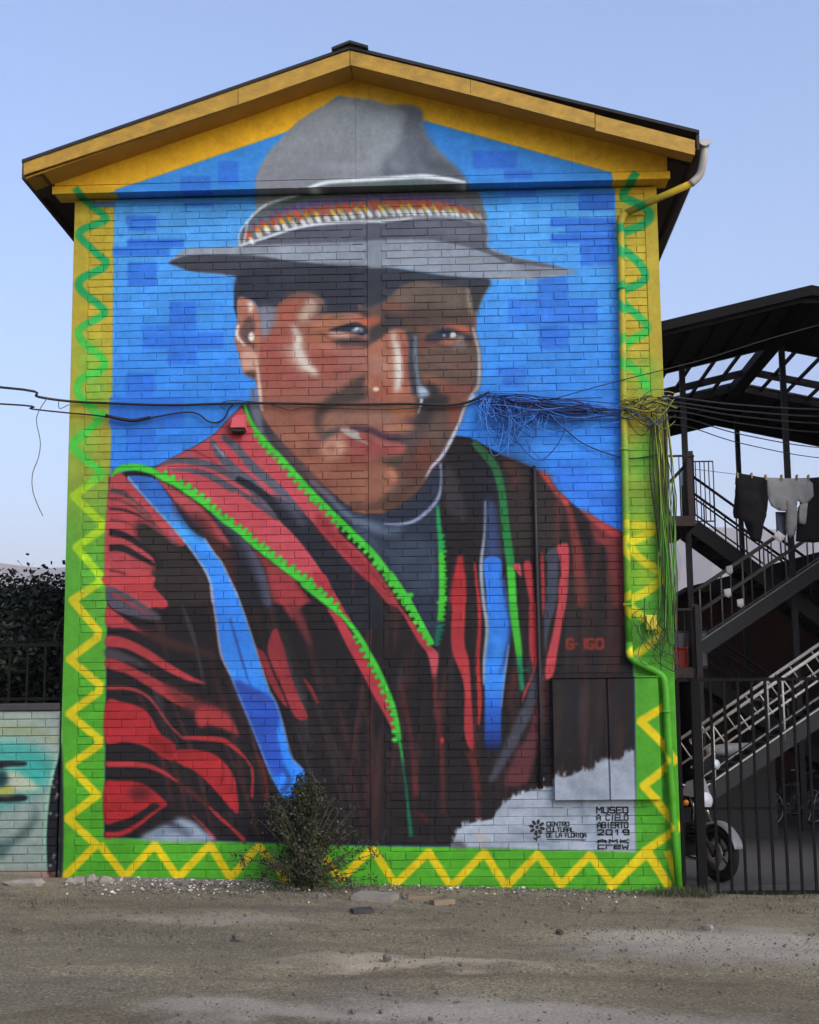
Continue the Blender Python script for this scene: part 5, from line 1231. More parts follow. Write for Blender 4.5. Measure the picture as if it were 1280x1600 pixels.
MB().bar((xp+.05, GY+.028, zm), (xend, GY+.028, zm), .025, .03).build('middle_rail', M_IRON, gate)
for k in range(46):
    x = BW+.05 + k*.066; s_ = MB()
    s_.tube([(x, GY, zg1+.033), (x+rb.uniform(-.02, .02), GY+rb.uniform(-.02, .02), zg1+.09+rb.uniform(-.03, .02))], [.007, .001], 4)
    s_.build('spike', M_IRON, gate, False, False)

# ================================================================ staircases behind the gate
M_RAIL = mat('worn pale handrail paint', (178, 176, 172), .45, .3, 20)
M_TREAD = mat('dark steel tread', (26, 26, 28), .7, .3, 10)
def flight(t, a, b, y0, y1, n, rail=True, railm=M_RAIL, perp=False, rh=.85, lift=0.0):
    """a,b: (x,z) foot and head of the flight"""
    ax, az = a; bx, bz = b
    for y in (y0, y1):
        MB().bar((ax, y, az), (bx, y, bz), .03, .24).build('stringer', M_STEELD, t)
        MB().bar((ax, y-.018, az+.115), (bx, y-.018, bz+.115), .012, .02).build('stringer_edge', railm, t)
    for k in range(n):
        u = (k+.5)/n; x = ax+(bx-ax)*u; z = az+(bz-az)*u
        MB().box(x-.13, x+.13, y0+.016, y1-.016, z, z+.03).build('tread', M_TREAD, t)
    if rail:
        for y in (y0, y1):
            P0, P1 = Vector((ax, y, az+rh)), Vector((bx, y, bz+rh))
            MB().tube([P0, P1], .024, 8).build('handrail', railm, t, True)
            MB().tube([P0-Vector((0, 0, .36)), P1-Vector((0, 0, .36))], .016, 8).build('lower_rail', railm, t, True)
            m = 7; d = (P1-P0).normalized(); pn = Vector((d.z, 0, -d.x))
            for k in range(m+1):
                q = P0 + (P1-P0)*(k/m)
                if perp:
                    MB().tube([q, q+pn*.33], .011, 6).build('baluster', railm, t, True)
                    if k % 3 == 1: MB().tube([q, q-Vector((0, 0, rh))], .016, 6).build('rail_post', M_RAIL, t, True)
                else: MB().tube([q, q-Vector((0, 0, rh-.1))], .013, 6).build('baluster', railm, t, True)
def landing(t, x0, x1, y0, y1, z, h=.9, post=True, m=M_IRONR):
    MB().box(x0, x1, y0, y1, z-.16, z).build('landing_slab', m, t)
    for (p, q) in (((x0, y0), (x1, y0)), ((x1, y0), (x1, y1-.8))):
        MB().bar((*p, z+h), (*q, z+h), .035, .03).build('landing_rail', M_STEELD, t)
        L_ = math.hypot(q[0]-p[0], q[1]-p[1]); n = int(L_/.11)
        for k in range(n+1):
            u = k/max(n, 1); x, y = p[0]+(q[0]-p[0])*u, p[1]+(q[1]-p[1])*u
            MB().tube([(x, y, z), (x, y, z+h)], .008, 5).build('baluster', M_STEELD, t, True)
    if post: MB().box(x1-.1, x1, y0+.01, y0+.11, z, z+h+.08).build('rail_post', M_IRONR, t)
SY = 7.0
S2 = lambda px, py, y=SY: (at(px, py, y)[0], at(px, py, y)[2])
st1 = thing('metal_staircase', 'lower steel stair flight with pale rails rising right behind the gate', 'staircase', 'steel stair flights in the yard')
A0 = S2(1078, 1158, 4.6); A1 = S2(1330, 986, 4.6)
flight(st1, (A0[0], A0[1]-.85), (A1[0], A1[1]-.85), 4.6, 5.6, 16, perp=True)
st2 = thing('metal_staircase', 'middle steel stair flight rising right from the lower landing', 'staircase', 'steel stair flights in the yard')
B0 = S2(1097, 1012); B1 = S2(1330, 855)
M_RAIL2 = mat('darker grey handrail paint', (112, 110, 108), .5, .35, 20)  # darker tone of the handrail paint, used on the middle flight
flight(st2, B0, B1, SY, SY+1.0, 15, rh=.92, railm=M_RAIL2)
xl = at(1040, 1045, SY)[0]-.35
landing(st2, xl, at(1095, 1045, SY)[0], SY, SY+2.2, at(1075, 1043, SY)[2])
MB().bar((at(1091, 1000, SY)[0], SY-.03, -.2), (at(1091, 1000, SY)[0], SY-.03, at(1075, 1043, SY)[2]+.95), .09).build('support_post', M_STEELD, st2)
st3 = thing('metal_staircase', 'upper stair flight descending right from the top landing with barred railing', 'staircase', 'steel stair flights in the yard')
C0 = S2(1084, 822, SY+1.2); C1 = S2(1330, 1000, SY+1.2)
flight(st3, C0, C1, SY+1.2, SY+2.2, 15, rh=.85, railm=M_STEELD)
zl = at(1070, 806, SY)[2]
landing(st3, xl, at(1087, 806, SY)[0], SY, SY+2.2, zl, .96)
xq = at(1086, 760, SY)[0]; xr_ = at(1121, 760, SY)[0]
for k in range(6):
    x = xq + (xr_-xq)*k/5
    MB().tube([(x, SY+.3, zl-.05), (x, SY+.3, zl+.92)], .009, 5).build('railing_bar', M_STEELD, st3, True)
for z in (zl-.05, zl+.92): MB().bar((xq, SY+.3, z), (xr_, SY+.3, z), .02).build('railing_rail', M_STEELD, st3)
MB().bar((xl+.1, SY+.2, zl+.1), (at(1082, 720, SY)[0], SY+.2, zl+.93), .05).build('brace', M_STEELD, st3)
st4 = thing('metal_staircase', 'dark stair flight half hidden behind the lower landing', 'staircase', 'steel stair flights in the yard')
flight(st4, S2(1100, 1060, 9.6), S2(1330, 1215, 9.6), 9.6, 10.6, 13, rh=.85, railm=M_STEELD)

# ================================================================ canopy over the stair court
can = thing('canopy_roof', 'dark gabled canopy roof on thin posts with a clear sheet band', 'canopy')
CY0, CY1, CY2, CY3 = 5.0, 7.8, 10.8, 13.2
rp = at(1268, 449, CY0); le = at(1020, 509, CY0)
sl = (rp[2]-le[2])/(rp[0]-le[0]); xL, xR = le[0]-.1, rp[0]*2-le[0]+.1; xR = max(xR, rp[0]+2.4)
def cz(x): return rp[2] - sl*abs(x-rp[0])
M_CAN = mat('dark canopy sheet', (17, 17, 20), .8, .3, 5, .2, 30)
M_POLY = bpy.data.materials.new('clouded clear sheet'); M_POLY.use_nodes = True
_b = M_POLY.node_tree.nodes['Principled BSDF']; _b.inputs['Base Color'].default_value = (.9, .9, .95, 1); _b.inputs['Roughness'].default_value = .25; _b.inputs['Transmission Weight'].default_value = 1.0; _b.inputs['IOR'].default_value = 1.02
def can_slab(y0, y1, m, name, t=.04):
    for (xa, xb2) in ((xL, rp[0]-.001), (rp[0]+.001, xR)):
        za, zb2 = cz(xa), cz(xb2)
        MB().hexa([(xa, y0, za-t), (xb2, y0, zb2-t), (xb2, y1, zb2-t), (xa, y1, za-t), (xa, y0, za), (xb2, y0, zb2), (xb2, y1, zb2), (xa, y1, za)]).build(name, m, can)
can_slab(CY0, CY1-.003, M_CAN, 'roof_sheet'); can_slab(CY1, CY2, M_POLY, 'clear_sheet', .008); can_slab(CY2+.003, CY3, M_CAN, 'roof_sheet')
MB().bar((rp[0], CY0+.05, rp[2]-.14), (rp[0], CY3-.05, rp[2]-.14), .24, .16).build('ridge_beam', M_IRON, can)
for y in (CY0+.1, CY1-.06, 9.6, CY2+.06, CY3-.1):
    for (xa, xb2) in ((xL+.05, rp[0]-.12), (rp[0]+.12, xR-.05)):
        MB().bar((xa, y, cz(xa)-.115), (xb2, y, cz(xb2)-.115), .08, .12).build('rafter', M_IRON, can)
for k in range(7):
    for sd in (-1, 1):
        x = rp[0] + sd*(.42*k+.45)
        if xL < x < xR: MB().bar((x, CY0+.02, cz(x)-.075), (x, CY3-.02, cz(x)-.075), .05, .05).build('purlin', M_IRON, can)
MB().prism([(xL+.1, cz(xL+.1)-.35), (xL+.1, cz(xL+.1)-.05), (rp[0], rp[2]-.05), (xR-.1, cz(xR-.1)-.05), (xR-.1, cz(xR-.1)-.35), (rp[0], rp[2]-.35)], CY3-.06, CY3-.02).build('end_panel', M_CAN, can)
MB().prism([(xL, cz(xL)-.12), (xL, cz(xL)+.03), (rp[0], rp[2]+.03), (xR, cz(xR)+.03), (xR, cz(xR)-.12), (rp[0], rp[2]-.12)], CY0-.03, CY0-.002).build('bargeboard', M_IRON, can)
for px, py, y in ((1226, 640, 7.7), (1068, 640, 7.7), (1153, 700, CY3-.2), (1290, 700, CY3-.2)):
    q = at(px, py, y); MB().box(q[0]-.045, q[0]+.045, y-.045, y+.045, -.25, cz(q[0])-.05).build('post', M_STEELD, can)

# ================================================================ washing on a line
LYY = 6.2
o = MB().tube(smooth_path(path3([(1085, 733, LYY), (1150, 741, LYY), (1200, 747, LYY), (1280, 746, LYY), (1400, 730, LYY)]), 5), .005, 5).build('clothes_line', M_CABLEG, None, True, False)
tag(o, 'thin washing line strung across the yard at right', 'clothes line')
M_BLK = mat('black cloth', (20, 20, 23), .95, .3, 12, .5, 50); M_GRYC = mat('grey jersey cloth', (150, 150, 150), .95, .2, 10, .5, 40); M_DGC = mat('slate cloth', (84, 92, 108), .95, .2, 10, .4, 40); M_WHC = mat('white cloth', (206, 206, 208), .95, .1, 10, .3, 40)
def cloth(t, name, outline, m, y=LYY, amp=.03, th=.02, seed=0):
    """hanging cloth: outline in photo pixels, triangulated grid with folds and thickness"""
    import bmesh
    q = np.array([at(px, py, y)[[0, 2]] for px, py in outline])
    x0, z0 = q.min(0); x1, z1 = q.max(0); step = .045; rr = random.Random(seed); ph = rr.uniform(0, 6); fr = rr.uniform(9, 14)
    def inside(x, z):
        c = False; n = len(q)
        for i in range(n):
            xa, za = q[i]; xb2, zb2 = q[(i+1) % n]
            if (za > z) != (zb2 > z) and x < (xb2-xa)*(z-za)/(zb2-za)+xa: c = not c
        return c
    bm = bmesh.new(); vs = [bm.verts.new((x, 0, z)) for x, z in q]; f = bm.faces.new(vs)
    bmesh.ops.triangulate(bm, faces=[f])
    for k in range(4): bmesh.ops.subdivide_edges(bm, edges=[e for e in bm.edges if e.calc_length() > step*2], cuts=1, use_grid_fill=False)
    bmesh.ops.triangulate(bm, faces=bm.faces)
    top = z1
    for v in bm.verts:
        d = min(1, (top - v.co.z)/.4)
        v.co.y = y + amp*d*math.sin(v.co.x*fr + ph + v.co.z*1.7) + amp*.5*d*math.sin(v.co.x*fr*2.3 + v.co.z*3)
    bmesh.ops.recalc_face_normals(bm, faces=bm.faces)
    me = bpy.data.meshes.new(name); bm.to_mesh(me); bm.free(); me.materials.append(m); me.polygons.foreach_set('use_smooth', [True]*len(me.polygons))
    o = link(name, me, t); md = o.modifiers.new('thickness', 'SOLIDIFY'); md.thickness = th; md.offset = 0
    return o
c = cloth(None, 'black_trousers', [(1151, 739), (1199, 747), (1202, 770), (1199, 800), (1191, 826), (1186, 848), (1176, 845), (1176, 815), (1172, 811), (1162, 812), (1148, 808), (1150, 775)], M_BLK, seed=1, th=.03, amp=.05)
tag(c, 'black trousers hanging leftmost on the washing line', 'trousers')
sw = thing('grey_sweater', 'light grey sweater hanging by its hem on the washing line', 'sweater')
cloth(sw, 'sweater_body', [(1198, 746), (1240, 748), (1262, 748), (1270, 756), (1271, 775), (1262, 787), (1255, 788), (1248, 782), (1238, 792), (1232, 800), (1218, 798), (1206, 790), (1200, 775)], M_GRYC, seed=3, th=.035)
cloth(sw, 'sleeve', [(1230, 782), (1244, 780), (1243, 805), (1242, 835), (1236, 840), (1230, 832), (1231, 806)], M_GRYC, LYY-.05, seed=4, th=.05)
cloth(sw, 'sleeve', [(1250, 788), (1262, 786), (1260, 812), (1258, 820), (1249, 818), (1248, 805)], M_GRYC, LYY-.06, seed=5, th=.05)
for k, px in enumerate((1153, 1175, 1197, 1222, 1246, 1264)):
    q = at(px, 745 if px > 1180 else 742, LYY-.03); tag(MB().bbox(q[0]-.012, q[0]+.012, LYY-.045, LYY+.045, q[2]-.05, q[2]+.035, .004).build('clothes_peg', mat('peg wood', (170, 150, 110), .8, .2, 30), None, False, False), f'small wooden peg on the washing line, {("leftmost of six", "second from the left", "third from the left", "fourth from the left", "fifth from the left", "rightmost of six")[k]}', 'peg', 'pegs on the washing line')
c = cloth(None, 'dark_shirt', [(1262, 747), (1300, 744), (1302, 800), (1290, 845), (1272, 848), (1244, 846), (1246, 800), (1262, 790)], M_BLK, LYY+.06, seed=6, th=.03); tag(c, 'black garment hanging at the right edge behind the grey sweater', 'shirt')
c = cloth(None, 'slate_cloth', [(1212, 800), (1230, 800), (1230, 830), (1226, 842), (1213, 838)], M_DGC, LYY+.09, seed=7); tag(c, 'small slate-blue cloth showing below the grey sweater', 'cloth')
c = cloth(None, 'white_cloth', [(1216, 829), (1228, 838), (1220, 848), (1207, 839)], M_WHC, LYY-.08, .005, .01, seed=8); tag(c, 'small white folded cloth hanging under the sweater sleeve', 'cloth')

# ================================================================ motorcycle and bicycle behind the gate
M_TYRE = mat('black tyre rubber', (20, 20, 21), .85, .3, 20, .3, 60); M_CHR = mat('chromed steel', (200, 200, 204), .18, .1, 10, metal=1.0); M_BIKEP = mat('black gloss paint', (16, 16, 18), .25, .2, 6); M_WHP = mat('white plastic fairing', (124, 124, 128), .4, .2, 8); M_LENS = mat('clear lamp glass', (190, 196, 204), .1, .1, 6, spec=.8)
def wheel(parent, c, axis, R, tw, spokes=12, rim=M_STEEL, disc=False):
    w = MB().lathe([(R-tw, -tw*.5), (R-tw*.4, -tw*.55), (R, -tw*.2), (R, tw*.2), (R-tw*.4, tw*.55), (R-tw, tw*.5)], c, axis, 32, True).build('tyre', M_TYRE, parent, True)
    MB().lathe([(R-tw*1.25, -tw*.35), (R-tw*.98, -tw*.45), (R-tw*.98, tw*.45), (R-tw*1.25, tw*.35)], c, axis, 32, True).build('rim', rim, w, True)
    hub = MB(); hub.lathe([(.001, -tw*.7), (.04*R/.3, -tw*.7), (.04*R/.3, tw*.7), (.001, tw*.7)], c, axis, 14)
    ax = Vector(axis).normalized(); e1 = ax.orthogonal().normalized(); e2 = ax.cross(e1)
    for k in range(spokes):
        a = 2*math.pi*k/spokes; d = e1*math.cos(a)+e2*math.sin(a); hub.tube([Vector(c)+d*.03, Vector(c)+d*(R-tw*1.1)], .004 if spokes > 8 else .014, 4, False)
    hub.build('spokes', M_STEELD if spokes <= 8 else M_STEEL, w, False, False)
    if disc: MB().lathe([(.06, -tw*.75), (R*.45, -tw*.75), (R*.45, -tw*.68), (.06, -tw*.68)], c, axis, 24, True).build('brake_disc', M_STEEL, w, True)
    return w
moto = thing('motorcycle', 'black motorcycle with white front mudguard parked behind the gate', 'motorcycle')
gq = on_ground(1134, 1384, -.16); hd = Vector((math.cos(math.radians(58)), -math.sin(math.radians(58)), 0)); sd = Vector((0, 0, 1)).cross(hd); O_ = Vector((gq[0], max(gq[1], .75), -.16))
def mp(f, s, u): return O_ + hd*f + sd*s + Vector((0, 0, u))     # forward from front axle foot, sideways, up
RW = .305
wheel(moto, mp(0, 0, RW), sd, RW, .095, 6, M_STEELD, True); wheel(moto, mp(-1.3, 0, RW), sd, RW, .11, 6, M_STEELD, True)
for s_ in (-.085, .085):
    MB().tube([mp(0, s_, RW), mp(-.2, s_, .62)], .024, 10).build('fork_slider', M_STEELD, moto, True); MB().tube([mp(-.2, s_, .62), mp(-.36, s_, .98)], .019, 10).build('fork_tube', M_CHR, moto, True)
fd = MB(); arcs = []
for k in range(11):
    a = math.radians(-5 + 125*k/10 + 20); arcs.append((math.cos(a)*(RW+.035), math.sin(a)*(RW+.035)))
for i in range(10):
    (f0, u0), (f1, u1) = arcs[i], arcs[i+1]; wv = .065
    fd.hexa([mp(f0, -wv, RW+u0-.02), mp(f0, wv, RW+u0-.02), mp(f1, wv, RW+u1-.02), mp(f1, -wv, RW+u1-.02), mp(f0, -wv*.6, RW+u0+.008), mp(f0, wv*.6, RW+u0+.008), mp(f1, wv*.6, RW+u1+.008), mp(f1, -wv*.6, RW+u1+.008)])
fd.build('front_mudguard', M_WHP, moto)
hl = MB().lathe([(.02, -.14), (.075, -.1), (.095, 0), (.098, .03)], mp(-.2, 0, .86), hd, 18).build('headlight', M_BIKEP, moto, True); MB().lathe([(.095, .031), (.07, .05), (.001, .06)], mp(-.2, 0, .86), hd, 18).build('lens', M_LENS, hl, True)
MB().prism([(0, 0), (.001, 0), (.001, .001)], 0, .001)
fr_ = MB()
fr_.hexa([mp(-.22, -.12, .9), mp(-.22, .12, .9), mp(-.4, .16, .92), mp(-.4, -.16, .92), mp(-.26, -.07, 1.1), mp(-.26, .07, 1.1), mp(-.38, .1, 1.06), mp(-.38, -.1, 1.06)]); fr_.build('windscreen', M_WHP, moto)
MB().tube(smooth_path([mp(-.48, -.38, 1.04), mp(-.4, -.24, 1.06), mp(-.36, -.06, 1.0), mp(-.36, .06, 1.0), mp(-.4, .24, 1.06), mp(-.48, .38, 1.04)], 4), .012, 8).build('handlebar', M_CHR, moto, True)
for s_ in (-1, 1):
    MB().tube([mp(-.42, s_*.27, 1.06), mp(-.49, s_*.39, 1.04)], .018, 8).build('grip', M_TYRE, moto, True)
    mi = MB().tube([mp(-.4, s_*.24, 1.07), mp(-.37, s_*.3, 1.17), mp(-.36, s_*.33, 1.2)], .007, 6).build('mirror', M_BIKEP, moto, True); MB().lathe([(.001, -.02), (.05, -.015), (.058, .01), (.001, .012)], mp(-.37, s_*.34, 1.24), hd, 14).build('glass', M_LENS, mi, True)
    MB().lathe([(.001, -.03), (.03, -.02), (.034, .015), (.001, .03)], mp(-.28, s_*.2, .84), hd, 12).build('indicator', mat('amber lens', (206, 130, 40), .2), moto, True)
tk = MB()
prof = [(-.42, .07, .78, .92), (-.52, .13, .74, 1.0), (-.68, .15, .72, 1.01), (-.84, .11, .72, .92), (-.9, .07, .74, .86)]
for (f0, w0, a0, b0), (f1, w1, a1, b1) in zip(prof[:-1], prof[1:]):
    tk.hexa([mp(f0, -w0, a0), mp(f0, w0, a0), mp(f1, w1, a1), mp(f1, -w1, a1), mp(f0, -w0*.6, b0), mp(f0, w0*.6, b0), mp(f1, w1*.6, b1), mp(f1, -w1*.6, b1)])
tk.build('fuel_tank', M_BIKEP, moto)
se = MB()
for (f0, u0), (f1, u1) in (((-.86, .83), (-1.15, .82)), ((-1.15, .82), (-1.5, .9))):
    se.hexa([mp(f0, -.12, u0-.08), mp(f0, .12, u0-.08), mp(f1, .1, u1-.08), mp(f1, -.1, u1-.08), mp(f0, -.1, u0), mp(f0, .1, u0), mp(f1, .08, u1), mp(f1, -.08, u1)])
se.build('seat', M_TYRE, moto)
en = MB(); en.hexa([mp(-.45, -.13, .25), mp(-.45, .13, .25), mp(-.85, .14, .25), mp(-.85, -.14, .25), mp(-.4, -.1, .62), mp(-.4, .1, .62), mp(-.8, .11, .58), mp(-.8, -.11, .58)])
for k in range(5): en.hexa([mp(-.3, -.1, .42+.045*k), mp(-.3, .1, .42+.045*k), mp(-.5, .1, .42+.045*k), mp(-.5, -.1, .42+.045*k), mp(-.3, -.1, .435+.045*k), mp(-.3, .1, .435+.045*k), mp(-.5, .1, .435+.045*k), mp(-.5, -.1, .435+.045*k)])
en.build('engine', M_STEELD, moto)
fm = MB(); fm.tube([mp(-.36, 0, .98), mp(-.55, 0, .75), mp(-.85, 0, .7), mp(-1.5, 0, .8)], .025, 8); fm.tube([mp(-.38, 0, .9), mp(-.42, 0, .4), mp(-.85, 0, .28), mp(-1.3, .1, RW)], .022, 8); fm.tube([mp(-.85, 0, .28), mp(-1.3, -.1, RW)], .022, 8); fm.tube([mp(-1.3, .12, RW), mp(-1.2, .12, .72)], .02, 8)
fm.build('frame', M_BIKEP, moto, True)
MB().tube(smooth_path([mp(-.35, .1, .5), mp(-.33, .13, .25), mp(-.6, .16, .2), mp(-1.0, .17, .28), mp(-1.45, .19, .36)], 4), [.02, .02, .025, .045, .045], 10).build('exhaust', M_CHR, moto, True)

M_RIMP = mat('pale alloy rim', (200, 198, 194), .4, .15, 20)
def bicycle(label, gpt, ang, pm, scale=1.0):
    t = thing('bicycle', label, 'bicycle', 'bicycles in the yard'); h = Vector((math.cos(ang), math.sin(ang), 0)); s_ = Vector((0, 0, 1)).cross(h); G = Vector(gpt)
    q = lambda f, s2, u: G + h*f*scale + s_*s2*scale + Vector((0, 0, u*scale))
    R = .33*scale
    wheel(t, q(.52, 0, .33), s_, R, .035*scale, 16, M_RIMP); wheel(t, q(-.52, 0, .33), s_, R, .035*scale, 16, M_RIMP)
    f = MB()
    for a, b2 in ((q(.38, 0, .78), q(-.08, 0, .3)), (q(.38, 0, .72), q(-.2, 0, .72)), (q(-.08, 0, .3), q(-.24, 0, .84)), (q(-.08, 0, .3), q(-.52, 0, .33)), (q(-.2, 0, .72), q(-.52, 0, .33)), (q(.36, 0, .9), q(.42, 0, .62)), (q(.42, 0, .62), q(.52, 0, .33))): f.tube([a, b2], .017*scale, 8)
    f.build('frame', pm, t, True)
    MB().tube(smooth_path([q(.28, -.28, .98), q(.38, -.2, .97), q(.36, 0, .92), q(.38, .2, .97), q(.28, .28, .98)], 4), .012, 8).build('handlebar', M_STEEL, t, True)
    MB().hexa([q(-.4, -.07, .84), q(-.4, .07, .84), q(-.12, .03, .86), q(-.12, -.03, .86), q(-.4, -.08, .89), q(-.4, .08, .89), q(-.12, .02, .9), q(-.12, -.02, .9)]).build('saddle', M_TYRE, t)
    cr = MB(); cr.lathe([(.02, -.01), (.09, -.01), (.09, .01), (.02, .01)], q(-.08, .05, .3), s_, 18, True); cr.tube([q(-.08, .06, .3), q(.04, .08, .18)], .009, 6); cr.tube([q(-.08, -.06, .3), q(-.2, -.08, .42)], .009, 6); cr.build('crank', M_STEEL, t, True)
    return t
g1 = on_ground(1240, 1290, -.16); bicycle('silver-rimmed bicycle leaning in the yard behind the gate bars', (g1[0], g1[1], -.16), math.radians(32), mat('dark blue frame paint', (40, 52, 84), .3), .9)
g2 = on_ground(1290, 1275, -.16); bicycle('second bicycle at the right edge behind the gate, mostly hidden', (g2[0], g2[1]+.3, -.16), math.radians(12), mat('green frame paint', (30, 74, 60), .3), .95)
M_CARD = mat('brown cardboard', (150, 104, 62), .9, .2, 5)
g3 = on_ground(1180, 1272, -.16); bx_ = thing('cardboard_box', 'brown cardboard box on the yard floor between motorcycle and bicycle', 'box')
MB().box(g3[0]-.17, g3[0]+.17, g3[1]-.12, g3[1]+.15, -.155, .2).build('carton', M_CARD, bx_)
MB().hexa([(g3[0]-.17, g3[1]-.12, .2), (g3[0]+.17, g3[1]-.12, .2), (g3[0]+.17, g3[1]-.11, .2), (g3[0]-.17, g3[1]-.11, .2), (g3[0]-.18, g3[1]-.2, .29), (g3[0]+.17, g3[1]-.21, .28), (g3[0]+.17, g3[1]-.2, .28), (g3[0]-.18, g3[1]-.19, .29)]).build('flap', M_CARD, bx_)
M_TARP = mat('pale plastic sheeting', (176, 178, 178), .4, .3, 9, .6, 25)
q = at(1148, 1172, 6.4); rl = thing('rolled_sheet', 'pale rolled plastic sheet lying under the lower stair', 'roll')
MB().tube([(q[0]-.42, 6.4, q[2]-.02), (q[0]-.1, 6.38, q[2]), (q[0]+.2, 6.42, q[2]+.01), (q[0]+.48, 6.4, q[2]-.03)], [.08, .1, .095, .07], 12).build('roll', M_TARP, rl, True)
MB().box(q[0]-.5, q[0]+.55, 6.2, 6.65, -.158, q[2]-.1).build('crate_stack', M_STEELD, rl)
g4 = on_ground(1195, 1280, -.16); M_HOSE = mat('green hose', (60, 96, 72), .5, .2, 8)
hs = [(g4[0]+.5*math.cos(a)*(1-.02*k), g4[1]+.28*math.sin(a)*(1-.02*k), -.14+.004*k) for k, a in enumerate(np.linspace(0, 6*math.pi, 50))]
tag(MB().tube(hs, .016, 6).build('garden_hose', M_HOSE, None, True), 'coiled green hose on the yard floor by the bicycle', 'hose')

for k, (px, py, w_, lab) in enumerate(((1140, 890, 11, 'small white rag tied on the middle stair rail, nearest the landing'), (1137, 926, 12, 'white rag hanging on the middle stair balusters, centre'), (1157, 942, 11, 'white rag hanging lowest on the middle stair balusters'))):
    c = cloth(None, 'white_rag', [(px-w_/2, py-5), (px+w_*.4, py-7), (px+w_/2, py+4), (px+2, py+8), (px-w_*.4, py+5)], M_WHC, SY-.06, .01, .012, seed=20+k); tag(c, lab, 'rag', 'white rags on the stair rail')
wa = thing('white_fridge', 'white metal appliance standing on the lower stair landing', 'appliance')
q = at(1074, 985, SY+1.0); zf = at(1075, 1043, SY)[2]
MB().bbox(q[0]-.3, q[0]+.3, SY+.9, SY+1.5, zf, zf+.62, .02).build('body', M_DGC, wa); MB().bbox(q[0]-.28, q[0]+.28, SY+.86, SY+.895, zf+.05, zf+.58, .01).build('door', M_WHP, wa)
rc = thing('red_crate', 'red plastic crate beside the white appliance on the lower landing', 'crate')
q = at(1056, 965, SY+.5); M_REDP = mat('red plastic', (190, 62, 44), .5, .15, 8)
MB().bbox(q[0]-.16, q[0]+.16, SY+.4, SY+.7, zf, zf+.3, .015).build('box', M_REDP, rc); MB().bbox(q[0]-.17, q[0]+.17, SY+.39, SY+.71, zf+.302, zf+.34, .01).build('rim', M_REDP, rc)
# ================================================================ neighbours beyond the yard, and an added block that shades it
M_BRK = mat('darkened red brick', (70, 42, 36), .95, .35, 3, .4, 30); M_PANE = mat('dark window glass', (30, 34, 42), .1, .2, 3, spec=.7); M_FRM = mat('pale window frame', (150, 148, 146), .6, .2, 8)  # red brick darkened in its colour for the shade of the enclosed yard
def block(label, x0, x1, y0, y1, z1, m, rows, cols, roofm=M_CAN):
    t = thing('brick_house', label, 'building')
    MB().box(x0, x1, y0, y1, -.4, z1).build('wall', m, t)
    rz = 1.1; mb = MB(); mb.prism([(x0-.35, z1-.05), (x1+.35, z1-.05), (x1+.35, z1+.05), ((x0+x1)/2, z1+rz), (x0-.35, z1+.05)], y0-.35, y1+.3); mb.build('roof', roofm, t)
    for r in range(rows):
        for c_ in range(cols):
            cx = x0 + (x1-x0)*(c_+.5)/cols; zc = .9 + r*2.45
            if zc + 1.2 > z1: continue
            w = MB().box(cx-.55, cx+.55, y0-.05, y0-.002, zc, zc+1.1).build('window', M_FRM, t); MB().box(cx-.49, cx-.02, y0-.06, y0-.0505, zc+.06, zc+1.04).build('pane', M_PANE, w); MB().box(cx+.02, cx+.49, y0-.06, y0-.0505, zc+.06, zc+1.04).build('pane', M_PANE, w)
    return t
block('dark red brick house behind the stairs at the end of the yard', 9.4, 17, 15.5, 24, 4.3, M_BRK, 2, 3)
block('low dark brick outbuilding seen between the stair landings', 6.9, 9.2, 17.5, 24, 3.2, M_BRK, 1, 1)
nb = thing('unseen_shading_block', 'unseen brick apartment block added right of the stair court to shade it', 'building')  # stands out of view, added to keep the stair court dark
MB().box(11.9, 18.4, 2.0, 13.5, -.4, 7.5).build('wall', M_BRK, nb)
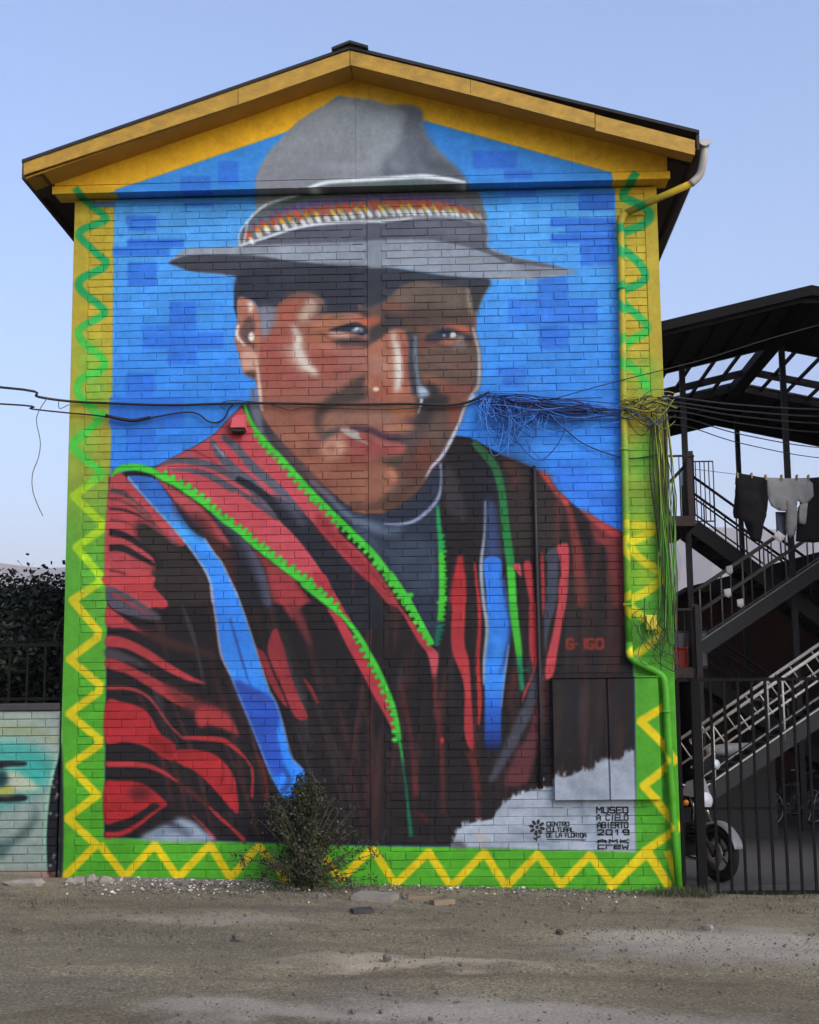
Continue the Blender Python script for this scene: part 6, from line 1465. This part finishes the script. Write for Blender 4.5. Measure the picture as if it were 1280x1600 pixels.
MB().prism([(11.45, 7.42), (18.85, 7.42), (18.85, 7.52), (15.15, 8.8), (11.45, 7.52)], 1.5, 13.9).build('roof', M_CAN, nb)
for k in range(6):
    for r_ in range(3):
        yc = 3.2 + k*1.8; zc = .9 + r_*2.45
        w = MB().box(11.85, 11.898, yc-.55, yc+.55, zc, zc+1.1).build('window', M_FRM, nb); MB().box(11.84, 11.8495, yc-.49, yc+.49, zc+.06, zc+1.04).build('pane', M_PANE, w)
make_tree('evergreen_tree', 'dark tree standing behind the outbuilding at the end of the yard', (8.6, 26, 0), 6.0, 2.2, 220, 15, M_LEAF, lsize=.16)
# mountains far to the east
def mountains():
    r = random.Random(77); n = 140; vs = []; fs = []
    X = np.linspace(-5200, 5200, n)
    hgt = 440 + 50*smooth_noise((8, n), 16, 8, 41)[3] + 32*smooth_noise((8, n), 6, 8, 42)[3] + 12*smooth_noise((8, n), 2, 8, 43)[3]
    rows = [(0, 0), (260, .45), (520, .75), (800, 1.0), (1300, .6)]
    for dy, k in rows:
        for i in range(n):
            vs.append((X[i], 3000 + dy + 60*math.sin(i*.7+dy), -5 + hgt[i]*k*(1 + (.12*math.sin(i*1.9+dy) if k < 1 else 0))))
    for j in range(len(rows)-1):
        for i in range(n-1): fs.append((j*n+i, j*n+i+1, (j+1)*n+i+1, (j+1)*n+i))
    mb = MB(); mb.v, mb.f = vs, fs
    tag(mb.build('mountains', mat('bare mountain slope', (92, 86, 84), .95, .3, .004), None, False, False), None, kind='structure')
mountains()

# ================================================================ evening haze: thin air out to the mountains
M_HAZE = bpy.data.materials.new('evening haze'); M_HAZE.use_nodes = True; _n = M_HAZE.node_tree; _n.nodes.clear()
_v = _n.nodes.new('ShaderNodeVolumePrincipled'); _v.inputs['Density'].default_value = .0002; _v.inputs['Color'].default_value = (1.0, .91, .90, 1); _v.inputs['Anisotropy'].default_value = .0
_o = _n.nodes.new('ShaderNodeOutputMaterial'); _n.links.new(_v.outputs[0], _o.inputs['Volume'])
hz = MB().box(-9100, 9100, -1000, 9100, -20, 700).build('haze', M_HAZE); tag(hz, None, kind='stuff')
